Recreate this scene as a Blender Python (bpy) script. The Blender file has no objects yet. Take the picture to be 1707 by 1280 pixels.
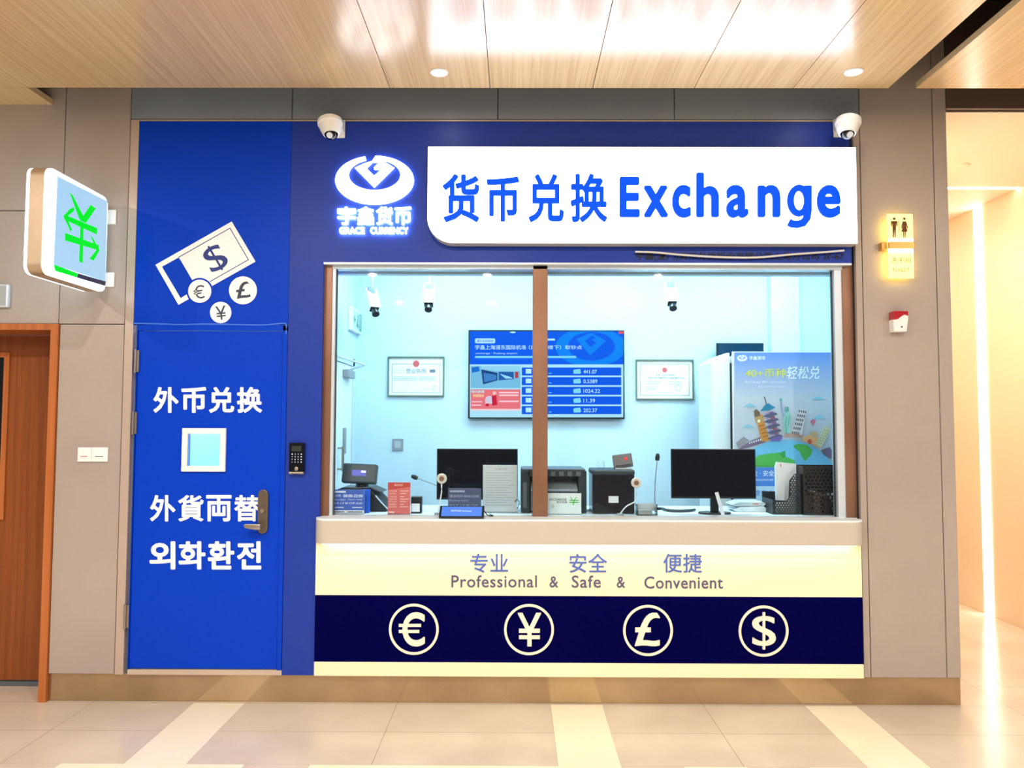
import bpy, bmesh, math, random
from mathutils import Vector, Matrix
from mathutils.geometry import tessellate_polygon
random.seed(7)
SC = bpy.context.scene
COL = SC.collection
PI = math.pi

# ------------------------------------------------------------------ camera, world, exposure
F_PX, PITCH, YAW, ROLL = 1251.5, math.radians(2.960), math.radians(-0.303), math.radians(0.177)
CAM = Vector((0.0, -4.55, 1.668))
fw = Vector((math.sin(YAW)*math.cos(PITCH), math.cos(YAW)*math.cos(PITCH), math.sin(PITCH)))
r0 = Vector((math.cos(YAW), -math.sin(YAW), 0.0))
u0 = r0.cross(fw)
RT = math.cos(ROLL)*r0 + math.sin(ROLL)*u0
UP = -math.sin(ROLL)*r0 + math.cos(ROLL)*u0
cd = bpy.data.cameras.new('camera')
cam = bpy.data.objects.new('camera', cd); COL.objects.link(cam)
cd.sensor_fit = 'HORIZONTAL'; cd.sensor_width = 36.0; cd.lens = F_PX/1707*36.0
cd.clip_start = 0.05; cd.clip_end = 60
M = Matrix.Identity(4)
for i in range(3):
    M[i][0] = RT[i]; M[i][1] = UP[i]; M[i][2] = -fw[i]; M[i][3] = CAM[i]
cam.matrix_world = M
SC.camera = cam

def ray(px, py):
    return RT*((px-853.5)/F_PX) + UP*((640-py)/F_PX) + fw
def at(px, py, Y=0.0):
    "point seen at a pixel of the 1707x1280 frame on the vertical plane y = Y"
    d = ray(px, py); return CAM + d*((Y-CAM.y)/d.y)
def atz(px, py, Zp):
    d = ray(px, py); return CAM + d*((Zp-CAM.z)/d.z)
def atx(px, py, Xp):
    d = ray(px, py); return CAM + d*((Xp-CAM.x)/d.x)
def box_at(px0, py0, px1, py1, Y=0.0):
    mx, my = (px0+px1)/2, (py0+py1)/2
    return at(px0, my, Y).x, at(px1, my, Y).x, at(mx, py1, Y).z, at(mx, py0, Y).z   # x0,x1,z0,z1

def lin(c):
    return tuple(((v/255)/12.92 if v/255 <= 0.04045 else ((v/255+0.055)/1.055)**2.4) for v in c)

w = bpy.data.worlds.new('World'); SC.world = w; w.use_nodes = True
bg = w.node_tree.nodes['Background']
bg.inputs['Color'].default_value = (1.0, 0.985, 0.97, 1); bg.inputs['Strength'].default_value = 0.27
SC.view_settings.view_transform = 'Standard'; SC.view_settings.look = 'None'
SC.view_settings.gamma = 1; SC.view_settings.use_curve_mapping = False
SC.view_settings.exposure = 0.0
try:
    SC.cycles.use_denoising = True
    SC.cycles.max_bounces = 10; SC.cycles.transparent_max_bounces = 16
    SC.cycles.sample_clamp_indirect = 8.0
    SC.cycles.caustics_reflective = False; SC.cycles.caustics_refractive = False
except Exception:
    pass

def area_light(name, loc, rot, sx, sy, power, color, parent=None, shape='RECTANGLE', spread=PI):
    ld = bpy.data.lights.new(name, 'AREA'); ld.shape = shape; ld.size = sx
    if shape == 'RECTANGLE': ld.size_y = sy
    ld.energy = power; ld.color = color; ld.spread = spread
    o = bpy.data.objects.new(name, ld); COL.objects.link(o)
    o.location = loc; o.rotation_euler = rot
    if parent:
        o.parent = parent; o.location = Vector(loc) - wloc(parent)
    return o

# ------------------------------------------------------------------ materials
MATS = {}
def mat(name, rgb, rough=0.5, metal=0.0, emit=0.0, emit_rgb=None, spec=0.5, coat=0.0):
    if name in MATS: return MATS[name]
    m = bpy.data.materials.new(name); m.use_nodes = True
    b = m.node_tree.nodes['Principled BSDF']
    b.inputs['Base Color'].default_value = (*lin(rgb), 1)
    b.inputs['Roughness'].default_value = rough; b.inputs['Metallic'].default_value = metal
    b.inputs['Specular IOR Level'].default_value = spec
    b.inputs['Coat Weight'].default_value = coat
    if emit:
        b.inputs['Emission Color'].default_value = (*lin(emit_rgb or rgb), 1)
        b.inputs['Emission Strength'].default_value = emit
    MATS[name] = m
    return m
def nodes(m): return m.node_tree.nodes, m.node_tree.links, m.node_tree.nodes['Principled BSDF']
def mottled(name, a, b_, scale=(1, 1, 1), nscale=3.0, detail=5, rough=0.4, metal=0.0, spec=0.5, bump=0.0, lo=0.35, hi=0.65, coat=0.0, rough_var=0.0):
    if name in MATS: return MATS[name]
    m = mat(name, a, rough, metal, spec=spec, coat=coat)
    N, L, P = nodes(m)
    tc = N.new('ShaderNodeTexCoord'); mp = N.new('ShaderNodeMapping'); mp.inputs['Scale'].default_value = scale
    nz = N.new('ShaderNodeTexNoise'); nz.inputs['Scale'].default_value = nscale; nz.inputs['Detail'].default_value = detail
    rp = N.new('ShaderNodeValToRGB')
    rp.color_ramp.elements[0].position = lo; rp.color_ramp.elements[0].color = (*lin(a), 1)
    rp.color_ramp.elements[1].position = hi; rp.color_ramp.elements[1].color = (*lin(b_), 1)
    L.new(tc.outputs['Object'], mp.inputs['Vector']); L.new(mp.outputs['Vector'], nz.inputs['Vector'])
    L.new(nz.outputs['Fac'], rp.inputs['Fac']); L.new(rp.outputs['Color'], P.inputs['Base Color'])
    if bump:
        bp = N.new('ShaderNodeBump'); bp.inputs['Strength'].default_value = bump; bp.inputs['Distance'].default_value = 0.002
        L.new(nz.outputs['Fac'], bp.inputs['Height']); L.new(bp.outputs['Normal'], P.inputs['Normal'])
    if rough_var:
        mr = N.new('ShaderNodeMapRange'); mr.inputs['To Min'].default_value = rough-rough_var; mr.inputs['To Max'].default_value = rough+rough_var
        L.new(nz.outputs['Fac'], mr.inputs['Value']); L.new(mr.outputs['Result'], P.inputs['Roughness'])
    return m
def wood(name, a, b_, along='Y', rough=0.2, spec=0.5, fine=1.0, coat=0.0):
    m = mat(name, a, rough, spec=spec, coat=coat)
    N, L, P = nodes(m)
    tc = N.new('ShaderNodeTexCoord')
    def layer(sc, ns, det, dist=0.0):
        mp = N.new('ShaderNodeMapping'); mp.inputs['Scale'].default_value = sc
        nz = N.new('ShaderNodeTexNoise'); nz.inputs['Scale'].default_value = ns; nz.inputs['Detail'].default_value = det
        nz.inputs['Distortion'].default_value = dist
        L.new(tc.outputs['Object'], mp.inputs['Vector']); L.new(mp.outputs['Vector'], nz.inputs['Vector'])
        return nz.outputs['Fac']
    s1 = {'Y': (26*fine, 0.9, 26*fine), 'Z': (26*fine, 26*fine, 0.9)}[along]
    s2 = {'Y': (70*fine, 1.6, 70*fine), 'Z': (70*fine, 70*fine, 1.6)}[along]
    s3 = {'Y': (3, 0.35, 3), 'Z': (3, 3, 0.35)}[along]
    f1, f2, f3 = layer(s1, 1.0, 3, 0.4), layer(s2, 1.0, 2), layer(s3, 1.0, 2)
    def mth(op, x, y):
        n = N.new('ShaderNodeMath'); n.operation = op
        for i, v in enumerate((x, y)):
            if isinstance(v, (int, float)): n.inputs[i].default_value = v
            else: L.new(v, n.inputs[i])
        return n.outputs[0]
    s = mth('ADD', mth('ADD', mth('MULTIPLY', f1, 0.5), mth('MULTIPLY', f2, 0.3)), mth('MULTIPLY', f3, 0.2))
    rp = N.new('ShaderNodeValToRGB')
    rp.color_ramp.elements[0].position = 0.36; rp.color_ramp.elements[0].color = (*lin(b_), 1)
    rp.color_ramp.elements[1].position = 0.62; rp.color_ramp.elements[1].color = (*lin(a), 1)
    L.new(s, rp.inputs['Fac']); L.new(rp.outputs['Color'], P.inputs['Base Color'])
    bp = N.new('ShaderNodeBump'); bp.inputs['Strength'].default_value = 0.05; bp.inputs['Distance'].default_value = 0.001
    L.new(s, bp.inputs['Height']); L.new(bp.outputs['Normal'], P.inputs['Normal'])
    return m
def glass_mat(name, tint, refl_ior=1.45):
    m = bpy.data.materials.new(name); m.use_nodes = True
    N, L = m.node_tree.nodes, m.node_tree.links
    N.remove(N['Principled BSDF'])
    out = N['Material Output']
    t = N.new('ShaderNodeBsdfTransparent'); t.inputs['Color'].default_value = (*tint, 1)
    g = N.new('ShaderNodeBsdfGlossy'); g.inputs['Roughness'].default_value = 0.02
    fr = N.new('ShaderNodeFresnel'); fr.inputs['IOR'].default_value = refl_ior
    mx = N.new('ShaderNodeMixShader')
    L.new(fr.outputs[0], mx.inputs[0]); L.new(t.outputs[0], mx.inputs[1]); L.new(g.outputs[0], mx.inputs[2])
    L.new(mx.outputs[0], out.inputs['Surface'])
    MATS[name] = m
    return m

m_panel = mottled('wall_panel', (167, 154, 145), (175, 161, 151), nscale=1.2, rough=0.38, spec=0.45)
m_gap = mat('panel_gap', (48, 40, 38), 0.8)
m_blue = mat('shopfront_blue', (28, 58, 160), 0.4, spec=0.25)
m_doorblue = mat('door_blue', (0, 60, 196), 0.4, spec=0.12)
m_navy = mat('navy_gloss', (0, 0, 66), 0.3, spec=0.03)
m_white = mat('white_paint', (240, 240, 238), 0.45)
m_whitevinyl = mat('white_vinyl', (250, 250, 250), 0.5)
m_cream = mat('cream_panel', (250, 240, 200), 0.4)
m_counter = mat('counter_solid', (196, 187, 172), 0.35)
m_bronze = mottled('bronze_frame', (140, 100, 76), (158, 116, 92), nscale=2, rough=0.35, metal=0.55)
m_alu = mat('frame_alu', (214, 224, 232), 0.3, 0.25)
m_steel = mat('brushed_steel', (170, 158, 145), 0.32, 0.9)
m_darksteel = mat('aged_steel', (120, 106, 92), 0.35, 0.8)
m_black = mat('black_plastic', (17, 20, 24), 0.32)
m_blackgloss = mat('black_gloss', (8, 8, 11), 0.08)
m_blackmatte = mat('black_matte', (20, 22, 22), 0.6)
m_grey = mat('grey_plastic', (150, 155, 160), 0.4)
m_midgrey = mat('mid_grey', (92, 100, 106), 0.4)
m_darkgrey = mat('dark_grey', (48, 54, 58), 0.4)
m_booth = mat('booth_wall', (204, 228, 240), 0.6)
m_boothwhite = mat('booth_white', (232, 240, 242), 0.5)
m_plinth = mottled('plinth_stone', (176, 150, 116), (196, 170, 134), nscale=2.5, rough=0.10, metal=0.75, spec=0.7)
m_ceil = wood('ceiling_oak', (226, 196, 146), (200, 166, 116), 'Y', rough=0.2, spec=1.0, fine=2.2)
m_teak = wood('door_teak', (150, 82, 34), (122, 62, 20), 'Z', rough=0.35, spec=0.4)
m_teakframe = wood('frame_teak', (192, 112, 58), (166, 92, 44), 'Z', rough=0.35, spec=0.4)
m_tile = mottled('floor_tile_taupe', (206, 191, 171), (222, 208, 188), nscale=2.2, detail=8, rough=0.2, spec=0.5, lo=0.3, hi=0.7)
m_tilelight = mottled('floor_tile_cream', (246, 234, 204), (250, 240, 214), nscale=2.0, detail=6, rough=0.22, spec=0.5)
m_grout = mat('floor_grout', (140, 118, 96), 0.7)
m_void = mat('ceiling_void', (38, 37, 40), 0.8)
m_corr = mottled('corridor_wall', (238, 214, 182), (242, 220, 190), nscale=0.8, rough=0.45)
m_corrceil = mat('corridor_ceiling', (246, 230, 210), 0.6)
m_header = mat('corridor_header', (96, 76, 66), 0.45)
m_signwhite = mat('sign_face_lit', (255, 255, 255), 0.4, emit=7.0, emit_rgb=(214, 228, 255))
m_logowhite = mat('logo_lit', (255, 255, 255), 0.4, emit=5.0, emit_rgb=(236, 248, 255))
m_signblue = mat('sign_letter_lit', (0, 24, 90), 0.5, spec=0.1, emit=0.9, emit_rgb=(4, 92, 255))
m_signside = mat('sign_return', (196, 190, 186), 0.4)
m_projface = mat('projecting_face_lit', (70, 84, 92), 0.35, emit=0.85, emit_rgb=(176, 220, 252))
m_projrim = mat('projecting_rim_lit', (225, 240, 250), 0.35, emit=3.0, emit_rgb=(200, 236, 255))
m_projgreen = mat('projecting_green_lit', (0, 60, 16), 0.5, spec=0.1, emit=0.95, emit_rgb=(0, 242, 40))
m_bezel = mottled('projecting_metal', (176, 152, 124), (196, 172, 142), nscale=4, rough=0.4, metal=0.4)
m_ledwarm = mat('led_warm', (255, 250, 235), 0.4, emit=8.0, emit_rgb=(255, 246, 232))
m_ledcounter = mat('led_counter', (255, 252, 235), 0.4, emit=11.0, emit_rgb=(255, 248, 226))
m_ledcool = mat('led_cool', (240, 252, 255), 0.4, emit=5.0, emit_rgb=(226, 250, 255))
m_downlight = mat('downlight_lens', (255, 255, 255), 0.4, emit=4.0, emit_rgb=(246, 252, 255))
m_toilet = mat('toilet_sign_lit', (255, 240, 150), 0.35, emit=1.05, emit_rgb=(255, 236, 140))
m_toiletcore = mat('toilet_sign_core', (255, 255, 235), 0.35, emit=4.0, emit_rgb=(255, 246, 205))
m_gold = mat('gold_trim', (206, 158, 84), 0.3, 0.6)
m_brownink = mat('brown_ink', (110, 62, 20), 0.6)
m_red = mat('red_lens', (176, 16, 34), 0.2, coat=0.5)
m_glass = glass_mat('booth_glass', (0.955, 0.99, 1.0), 1.22)
m_doorglass = glass_mat('door_glass', (0.90, 0.97, 1.0))
m_acrylic = glass_mat('clear_acrylic', (0.97, 0.985, 0.985), 1.3)
m_darkglass = mat('dark_glass', (10, 12, 16), 0.06)
m_ink = mat('ink_dark', (52, 58, 84), 0.6)
m_blackink = mat('ink_black', (18, 16, 26), 0.5)
m_blueink = mat('ink_blue', (22, 44, 128), 0.5)
m_purpleink = mat('counter_text_blue', (74, 100, 178), 0.5)
m_slateink = mat('counter_text_slate', (86, 84, 118), 0.5)
m_currency = mat('currency_cream', (246, 234, 214), 0.45)
m_cable = mat('white_cable', (222, 222, 220), 0.5)
m_bluecable = mat('painted_cable', (60, 118, 226), 0.4)
m_paper = mat('paper', (232, 234, 238), 0.6)

# ------------------------------------------------------------------ builders
WL = {}
def wloc(o):
    return WL.get(o.name, Vector((0, 0, 0)))
def tag(o, label=None, cat=None, group=None, kind=None):
    if label: o['label'] = label
    if cat: o['category'] = cat
    if group: o['group'] = group
    if kind: o['kind'] = kind
    return o
def thing(name, label, cat, loc, group=None):
    o = bpy.data.objects.new(name, None); COL.objects.link(o)
    o.empty_display_size = 0.05
    o.location = loc; WL[o.name] = Vector(loc)
    return tag(o, label, cat, group)
def root_struct(name, loc=(0, 0, 0), label=None):
    o = bpy.data.objects.new(name, None); COL.objects.link(o)
    o.location = loc; WL[o.name] = Vector(loc)
    return tag(o, label, None, None, 'structure')
def link_mesh(name, verts, faces, mats, fmats, parent, smooth=False, origin=None):
    me = bpy.data.meshes.new(name)
    if parent is not None: off = wloc(parent)
    elif origin is not None: off = Vector(origin)
    else:
        xs = [v[0] for v in verts]; ys = [v[1] for v in verts]; zs = [v[2] for v in verts]
        off = Vector(((min(xs)+max(xs))/2, (min(ys)+max(ys))/2, min(zs)))
    me.from_pydata([Vector(v)-off for v in verts], [], faces)
    for m in mats: me.materials.append(m)
    if len(mats) > 1:
        for p, i in zip(me.polygons, fmats): p.material_index = i
    if smooth:
        for p in me.polygons: p.use_smooth = True
    me.update()
    o = bpy.data.objects.new(name, me); COL.objects.link(o)
    if parent is not None:
        o.parent = parent; WL[o.name] = off.copy()
    else:
        o.location = off; WL[o.name] = off.copy()
    return o

class MB:
    def __init__(s, mtx=None):
        s.bm = bmesh.new(); s.mtx = mtx; s.mi = 0
    def _fin(s, vs, fs):
        for f in fs: f.material_index = s.mi
        return vs
    def box(s, x0, x1, y0, y1, z0, z1, bev=0.0, seg=2):
        b = bmesh.new()
        bmesh.ops.create_cube(b, size=1.0)
        for v in b.verts:
            v.co = Vector((x0+(v.co.x+.5)*(x1-x0), y0+(v.co.y+.5)*(y1-y0), z0+(v.co.z+.5)*(z1-z0)))
        if bev:
            bev = min(bev, 0.49*min(abs(x1-x0), abs(y1-y0), abs(z1-z0)))
            bmesh.ops.bevel(b, geom=b.edges[:], offset=bev, segments=seg, profile=0.5, affect='EDGES', clamp_overlap=True)
        return s._merge(b)
    def _merge(s, b, mtx=None):
        mp = {}
        for v in b.verts:
            co = v.co.copy()
            if mtx is not None: co = mtx @ co
            mp[v] = s.bm.verts.new(co)
        for f in b.faces:
            try:
                nf = s.bm.faces.new([mp[v] for v in f.verts]); nf.material_index = s.mi; nf.smooth = f.smooth
            except ValueError: pass
        b.free(); return s
    def cyl(s, p0, p1, r, r2=None, n=20, smooth=True):
        p0, p1 = Vector(p0), Vector(p1); d = p1-p0
        b = bmesh.new()
        bmesh.ops.create_cone(b, cap_ends=True, segments=n, radius1=r, radius2=r if r2 is None else r2, depth=d.length)
        if smooth:
            for f in b.faces: f.smooth = len(f.verts) == 4
        m = Matrix.Translation((p0+p1)/2) @ d.to_track_quat('Z', 'Y').to_matrix().to_4x4()
        return s._merge(b, m)
    def sphere(s, c, r, sx=1, sy=1, sz=1, n=20, cut=None):
        b = bmesh.new(); bmesh.ops.create_uvsphere(b, u_segments=n, v_segments=n//2+2, radius=1)
        for f in b.faces: f.smooth = True
        m = Matrix.Translation(c) @ Matrix.Diagonal((r*sx, r*sy, r*sz, 1))
        return s._merge(b, m)
    def prism(s, pts, axis, a0, a1, bev=0.0):
        """pts: 2D polygon; axis 'Y': pts are (x,z); 'X': (y,z); 'Z': (x,y)"""
        def P(p, a):
            return Vector((p[0], a, p[1])) if axis == 'Y' else Vector((a, p[0], p[1])) if axis == 'X' else Vector((p[0], p[1], a))
        b = bmesh.new()
        A = [b.verts.new(P(p, a0)) for p in pts]; B = [b.verts.new(P(p, a1)) for p in pts]
        n = len(pts)
        b.faces.new(A); b.faces.new(B[::-1])
        for i in range(n):
            b.faces.new((A[i], B[i], B[(i+1) % n], A[(i+1) % n]))
        bmesh.ops.recalc_face_normals(b, faces=b.faces[:])
        if bev:
            bmesh.ops.bevel(b, geom=[e for e in b.edges], offset=bev, segments=2, profile=0.5, affect='EDGES', clamp_overlap=True)
        return s._merge(b)
    def lathe(s, prof, c, axis=(0, 0, 1), n=28):
        """prof: [(r, h)] from bottom to top about axis at c"""
        q = Vector(axis).to_track_quat('Z', 'Y').to_matrix().to_4x4(); m = Matrix.Translation(c) @ q
        b = bmesh.new(); rings = []
        for r, h in prof:
            if r < 1e-6: rings.append([b.verts.new((0, 0, h))])
            else: rings.append([b.verts.new((r*math.cos(2*PI*i/n), r*math.sin(2*PI*i/n), h)) for i in range(n)])
        for A, B in zip(rings, rings[1:]):
            for i in range(n):
                j = (i+1) % n
                if len(A) == 1 and len(B) == 1: continue
                if len(A) == 1: f = b.faces.new((A[0], B[i], B[j]))
                elif len(B) == 1: f = b.faces.new((A[i], A[j], B[0]))
                else: f = b.faces.new((A[i], A[j], B[j], B[i]))
                f.smooth = True
        if len(rings[0]) > 1: b.faces.new(rings[0][::-1])
        if len(rings[-1]) > 1: b.faces.new(rings[-1])
        bmesh.ops.recalc_face_normals(b, faces=b.faces[:])
        return s._merge(b, m)
    def tube(s, pts, r, n=8, sub=4, closed=False):
        P = [Vector(p) for p in pts]
        if sub > 1 and len(P) > 2:
            Q = []
            for i in range(len(P)-1):
                a, b_, c, d = P[max(i-1, 0)], P[i], P[i+1], P[min(i+2, len(P)-1)]
                for k in range(sub):
                    t = k/sub
                    Q.append(0.5*((2*b_)+(c-a)*t+(2*a-5*b_+4*c-d)*t*t+(3*b_-a-3*c+d)*t**3))
            Q.append(P[-1]); P = Q
        b = bmesh.new(); rings = []
        up = Vector((0, 0, 1))
        for i, p in enumerate(P):
            d = (P[min(i+1, len(P)-1)]-P[max(i-1, 0)]).normalized()
            x = d.cross(up)
            if x.length < 1e-3: x = d.cross(Vector((0, 1, 0)))
            x.normalize(); y = x.cross(d).normalized()
            rings.append([b.verts.new(p+x*(r*math.cos(2*PI*k/n))+y*(r*math.sin(2*PI*k/n))) for k in range(n)])
        for A, B in zip(rings, rings[1:]):
            for k in range(n):
                f = b.faces.new((A[k], A[(k+1) % n], B[(k+1) % n], B[k])); f.smooth = True
        b.faces.new(rings[0][::-1]); b.faces.new(rings[-1])
        bmesh.ops.recalc_face_normals(b, faces=b.faces[:])
        return s._merge(b)
    def build(s, name, m, parent=None, origin=None):
        if s.mtx is not None: bmesh.ops.transform(s.bm, matrix=s.mtx, verts=s.bm.verts[:])
        ms = m if isinstance(m, (list, tuple)) else [m]
        s.bm.verts.index_update()
        vs = [v.co.copy() for v in s.bm.verts]
        fs = [[v.index for v in f.verts] for f in s.bm.faces]; fm = [f.material_index for f in s.bm.faces]
        sm = [f.smooth for f in s.bm.faces]; s.bm.free()
        o = link_mesh(name, vs, fs, ms, fm, parent, origin=origin)
        for p, q in zip(o.data.polygons, sm): p.use_smooth = q
        if any(sm):
            try: o.data.set_sharp_from_angle(angle=math.radians(40))
            except Exception: pass
        return o

_TXT = {}
def text_mesh(s, bold=0.0, extrude=0.0, spacing=1.0, res=3):
    key = (s, bold, extrude, spacing, res)
    if key in _TXT: return _TXT[key]
    c = bpy.data.curves.new('txt', 'FONT'); c.body = s; c.extrude = extrude
    c.space_character = spacing; c.resolution_u = res; c.size = 1.0
    o = bpy.data.objects.new('txt', c); COL.objects.link(o)
    dg = bpy.context.evaluated_depsgraph_get(); dg.update()
    me = bpy.data.meshes.new_from_object(o.evaluated_get(dg))
    V = [v.co.copy() for v in me.vertices]; Fc = [list(p.vertices) for p in me.polygons]
    bpy.data.objects.remove(o); bpy.data.curves.remove(c); bpy.data.meshes.remove(me)
    if bold and V:      # heavier weight: the glyph overlaid on itself, shifted round a small circle
        V0, F0, V, Fc = V, Fc, [], []
        nd = (16 if len(V0) < 420 else 8) if bold > 0.012 else 4
        for i in range(nd):
            a = 2*PI*(i+0.5)/nd; k = len(V)
            V += [Vector((v.x+bold*math.cos(a), v.y+bold*math.sin(a), v.z+(0.0012*i if v.z >= 0 else 0))) for v in V0]
            Fc += [[k+j for j in f] for f in F0]
    if V:
        x0, x1 = min(v.x for v in V), max(v.x for v in V); y0, y1 = min(v.y for v in V), max(v.y for v in V)
        V = [Vector(((v.x-x0)/(x1-x0), (v.y-y0)/(y1-y0), v.z)) for v in V]
        asp = (x1-x0)/(y1-y0)
    else: asp = 1
    _TXT[key] = (V, Fc, asp); return _TXT[key]

class Art:
    """flat print or cut lettering: 2D shapes in drawing coordinates (y down), laid on a plane by conv; each shape sits a little above the last"""
    def __init__(s, conv, normal, step=0.0004, base=0.0):
        s.conv, s.N, s.step, s.h = conv, Vector(normal), step, base
        s.v, s.f, s.fm, s.ms = [], [], [], []
    def _m(s, m):
        if m not in s.ms: s.ms.append(m)
        return s.ms.index(m)
    def _add(s, pts, faces, m, hs):
        k = len(s.v); i = s._m(m)
        for (x, y), h in zip(pts, hs): s.v.append(s.conv(x, y) + s.N*h)
        for f in faces: s.f.append([k+j for j in f]); s.fm.append(i)
    def lift(s, d=None): s.h += s.step if d is None else d; return s
    def poly(s, pts, m, holes=(), depth=0.0):
        s.lift()
        loops = [list(pts)]+[list(h) for h in holes]
        flat = [p for l in loops for p in l]
        tris = tessellate_polygon([[Vector((p[0], p[1], 0)) for p in l] for l in loops])
        def orient(t):
            a, b, c = (flat[i] for i in t)
            return t if (b[0]-a[0])*(c[1]-a[1])-(b[1]-a[1])*(c[0]-a[0]) < 0 else t[::-1]
        s._add(flat, [orient(tuple(t)) for t in tris], m, [s.h+depth]*len(flat))
        if depth:
            for l in loops:
                n = len(l); k = len(s.v); i = s._m(m)
                for p in l: s.v.append(s.conv(*p)+s.N*s.h)
                for p in l: s.v.append(s.conv(*p)+s.N*(s.h+depth))
                for a in range(n):
                    b = (a+1) % n; s.f.append([k+a, k+b, k+n+b, k+n+a]); s.fm.append(i)
        return s
    def rect(s, x0, y0, x1, y1, m, depth=0.0): return s.poly([(x0, y0), (x1, y0), (x1, y1), (x0, y1)], m, depth=depth)
    def ell(s, cx, cy, rx, ry, m, n=32, hole=None, depth=0.0, a0=0, a1=360):
        e = lambda r1, r2: [(cx+r1*math.cos(math.radians(a0+(a1-a0)*i/n)), cy+r2*math.sin(math.radians(a0+(a1-a0)*i/n))) for i in range(n+(a1-a0 < 360))]
        return s.poly(e(rx, ry), m, holes=[e(*hole)] if hole else (), depth=depth)
    def line(s, pts, wd, m, depth=0.0):
        P = [Vector(p) for p in pts]; Lf, Rt = [], []
        for i, p in enumerate(P):
            d1 = (P[i]-P[i-1]).normalized() if i else None
            d2 = (P[i+1]-P[i]).normalized() if i < len(P)-1 else None
            d = ((d1 or d2)+(d2 or d1)).normalized(); nrm = Vector((-d.y, d.x))
            k = wd/2/max(0.35, abs(nrm.dot(Vector((-(d1 or d2).y, (d1 or d2).x)))))
            Lf.append(tuple(p+nrm*k)); Rt.append(tuple(p-nrm*k))
        return s.poly(Lf+Rt[::-1], m, depth=depth)
    def text(s, body, x0, y0, x1, y1, m, bold=0.0, rot=0.0, depth=0.0, spacing=1.0, res=3, keep=False, skew=0.0):
        s.lift()
        V, Fc, asp = text_mesh(body, bold, 0.5 if depth else 0.0, spacing, res)
        if keep:
            wd = (y1-y0)*asp; x1 = x0+wd
        cx, cy = (x0+x1)/2, (y0+y1)/2; cr, sr = math.cos(math.radians(rot)), math.sin(math.radians(rot))
        pts, hs = [], []
        for v in V:
            dx, dy = x0+v.x*(x1-x0)-cx, y1-v.y*(y1-y0)-cy
            dx -= skew*dy
            pts.append((cx+dx*cr-dy*sr, cy+dx*sr+dy*cr)); hs.append(s.h+((v.z+.5)*depth if depth else v.z*0.015))
        s._add(pts, Fc, m, hs); return s
    def build(s, name, parent=None):
        if not s.v: return None
        return link_mesh(name, s.v, s.f, s.ms, s.fm, parent)
FRONT = (0, -1, 0)
def front(Y): return lambda x, y: at(x, y, Y)
def zoomed(ox, oy, k, Y): return lambda u, v: at(ox+u/k, oy+v/k, Y)

# ------------------------------------------------------------------ floor
CEIL = 3.63
def build_floor():
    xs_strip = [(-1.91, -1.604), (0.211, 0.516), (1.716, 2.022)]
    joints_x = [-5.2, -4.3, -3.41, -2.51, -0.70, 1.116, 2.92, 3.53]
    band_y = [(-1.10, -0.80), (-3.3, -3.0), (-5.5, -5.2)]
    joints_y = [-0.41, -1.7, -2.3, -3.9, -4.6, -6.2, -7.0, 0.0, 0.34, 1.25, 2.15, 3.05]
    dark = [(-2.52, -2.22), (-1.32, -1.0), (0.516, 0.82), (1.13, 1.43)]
    g = 0.0016
    X = {-7.0, 7.0}; Y = {-9.0, 7.0}
    for a, b in xs_strip + dark: X |= {a, b, a-g, b-g}
    for j in joints_x: X |= {j-g, j+g}
    for a, b in band_y: Y |= {a, b, a-g, b-g}
    for j in joints_y: Y |= {j-g, j+g}
    X, Y = sorted(X), sorted(Y)
    vs, fs, fm = [], [], []
    idx = {}
    for i, x in enumerate(X):
        for j, y in enumerate(Y):
            idx[i, j] = len(vs); vs.append((x, y, 0))
    for i in range(len(X)-1):
        for j in range(len(Y)-1):
            x, y = (X[i]+X[i+1])/2, (Y[j]+Y[j+1])/2
            k = 0
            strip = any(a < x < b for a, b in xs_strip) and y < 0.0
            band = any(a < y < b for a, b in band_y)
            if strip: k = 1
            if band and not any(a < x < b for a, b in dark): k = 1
            if X[i+1]-X[i] < 0.0035 and not (band and k == 1):
                dk = min(abs(x+g/2-e) for ab in dark for e in ab) < 1e-4
                st = min(abs(x-e) for e in [q for ab in xs_strip for q in ab]) < 0.003
                if (band or not dk) and (y < 0 or not st): k = 2
            if Y[j+1]-Y[j] < 0.0035 and not strip: k = 2
            fs.append((idx[i, j], idx[i+1, j], idx[i+1, j+1], idx[i, j+1])); fm.append(k)
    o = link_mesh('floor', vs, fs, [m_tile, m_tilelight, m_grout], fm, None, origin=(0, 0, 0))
    tag(o, 'beige stone tile floor with cream cross strips', kind='structure')
build_floor()

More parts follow.
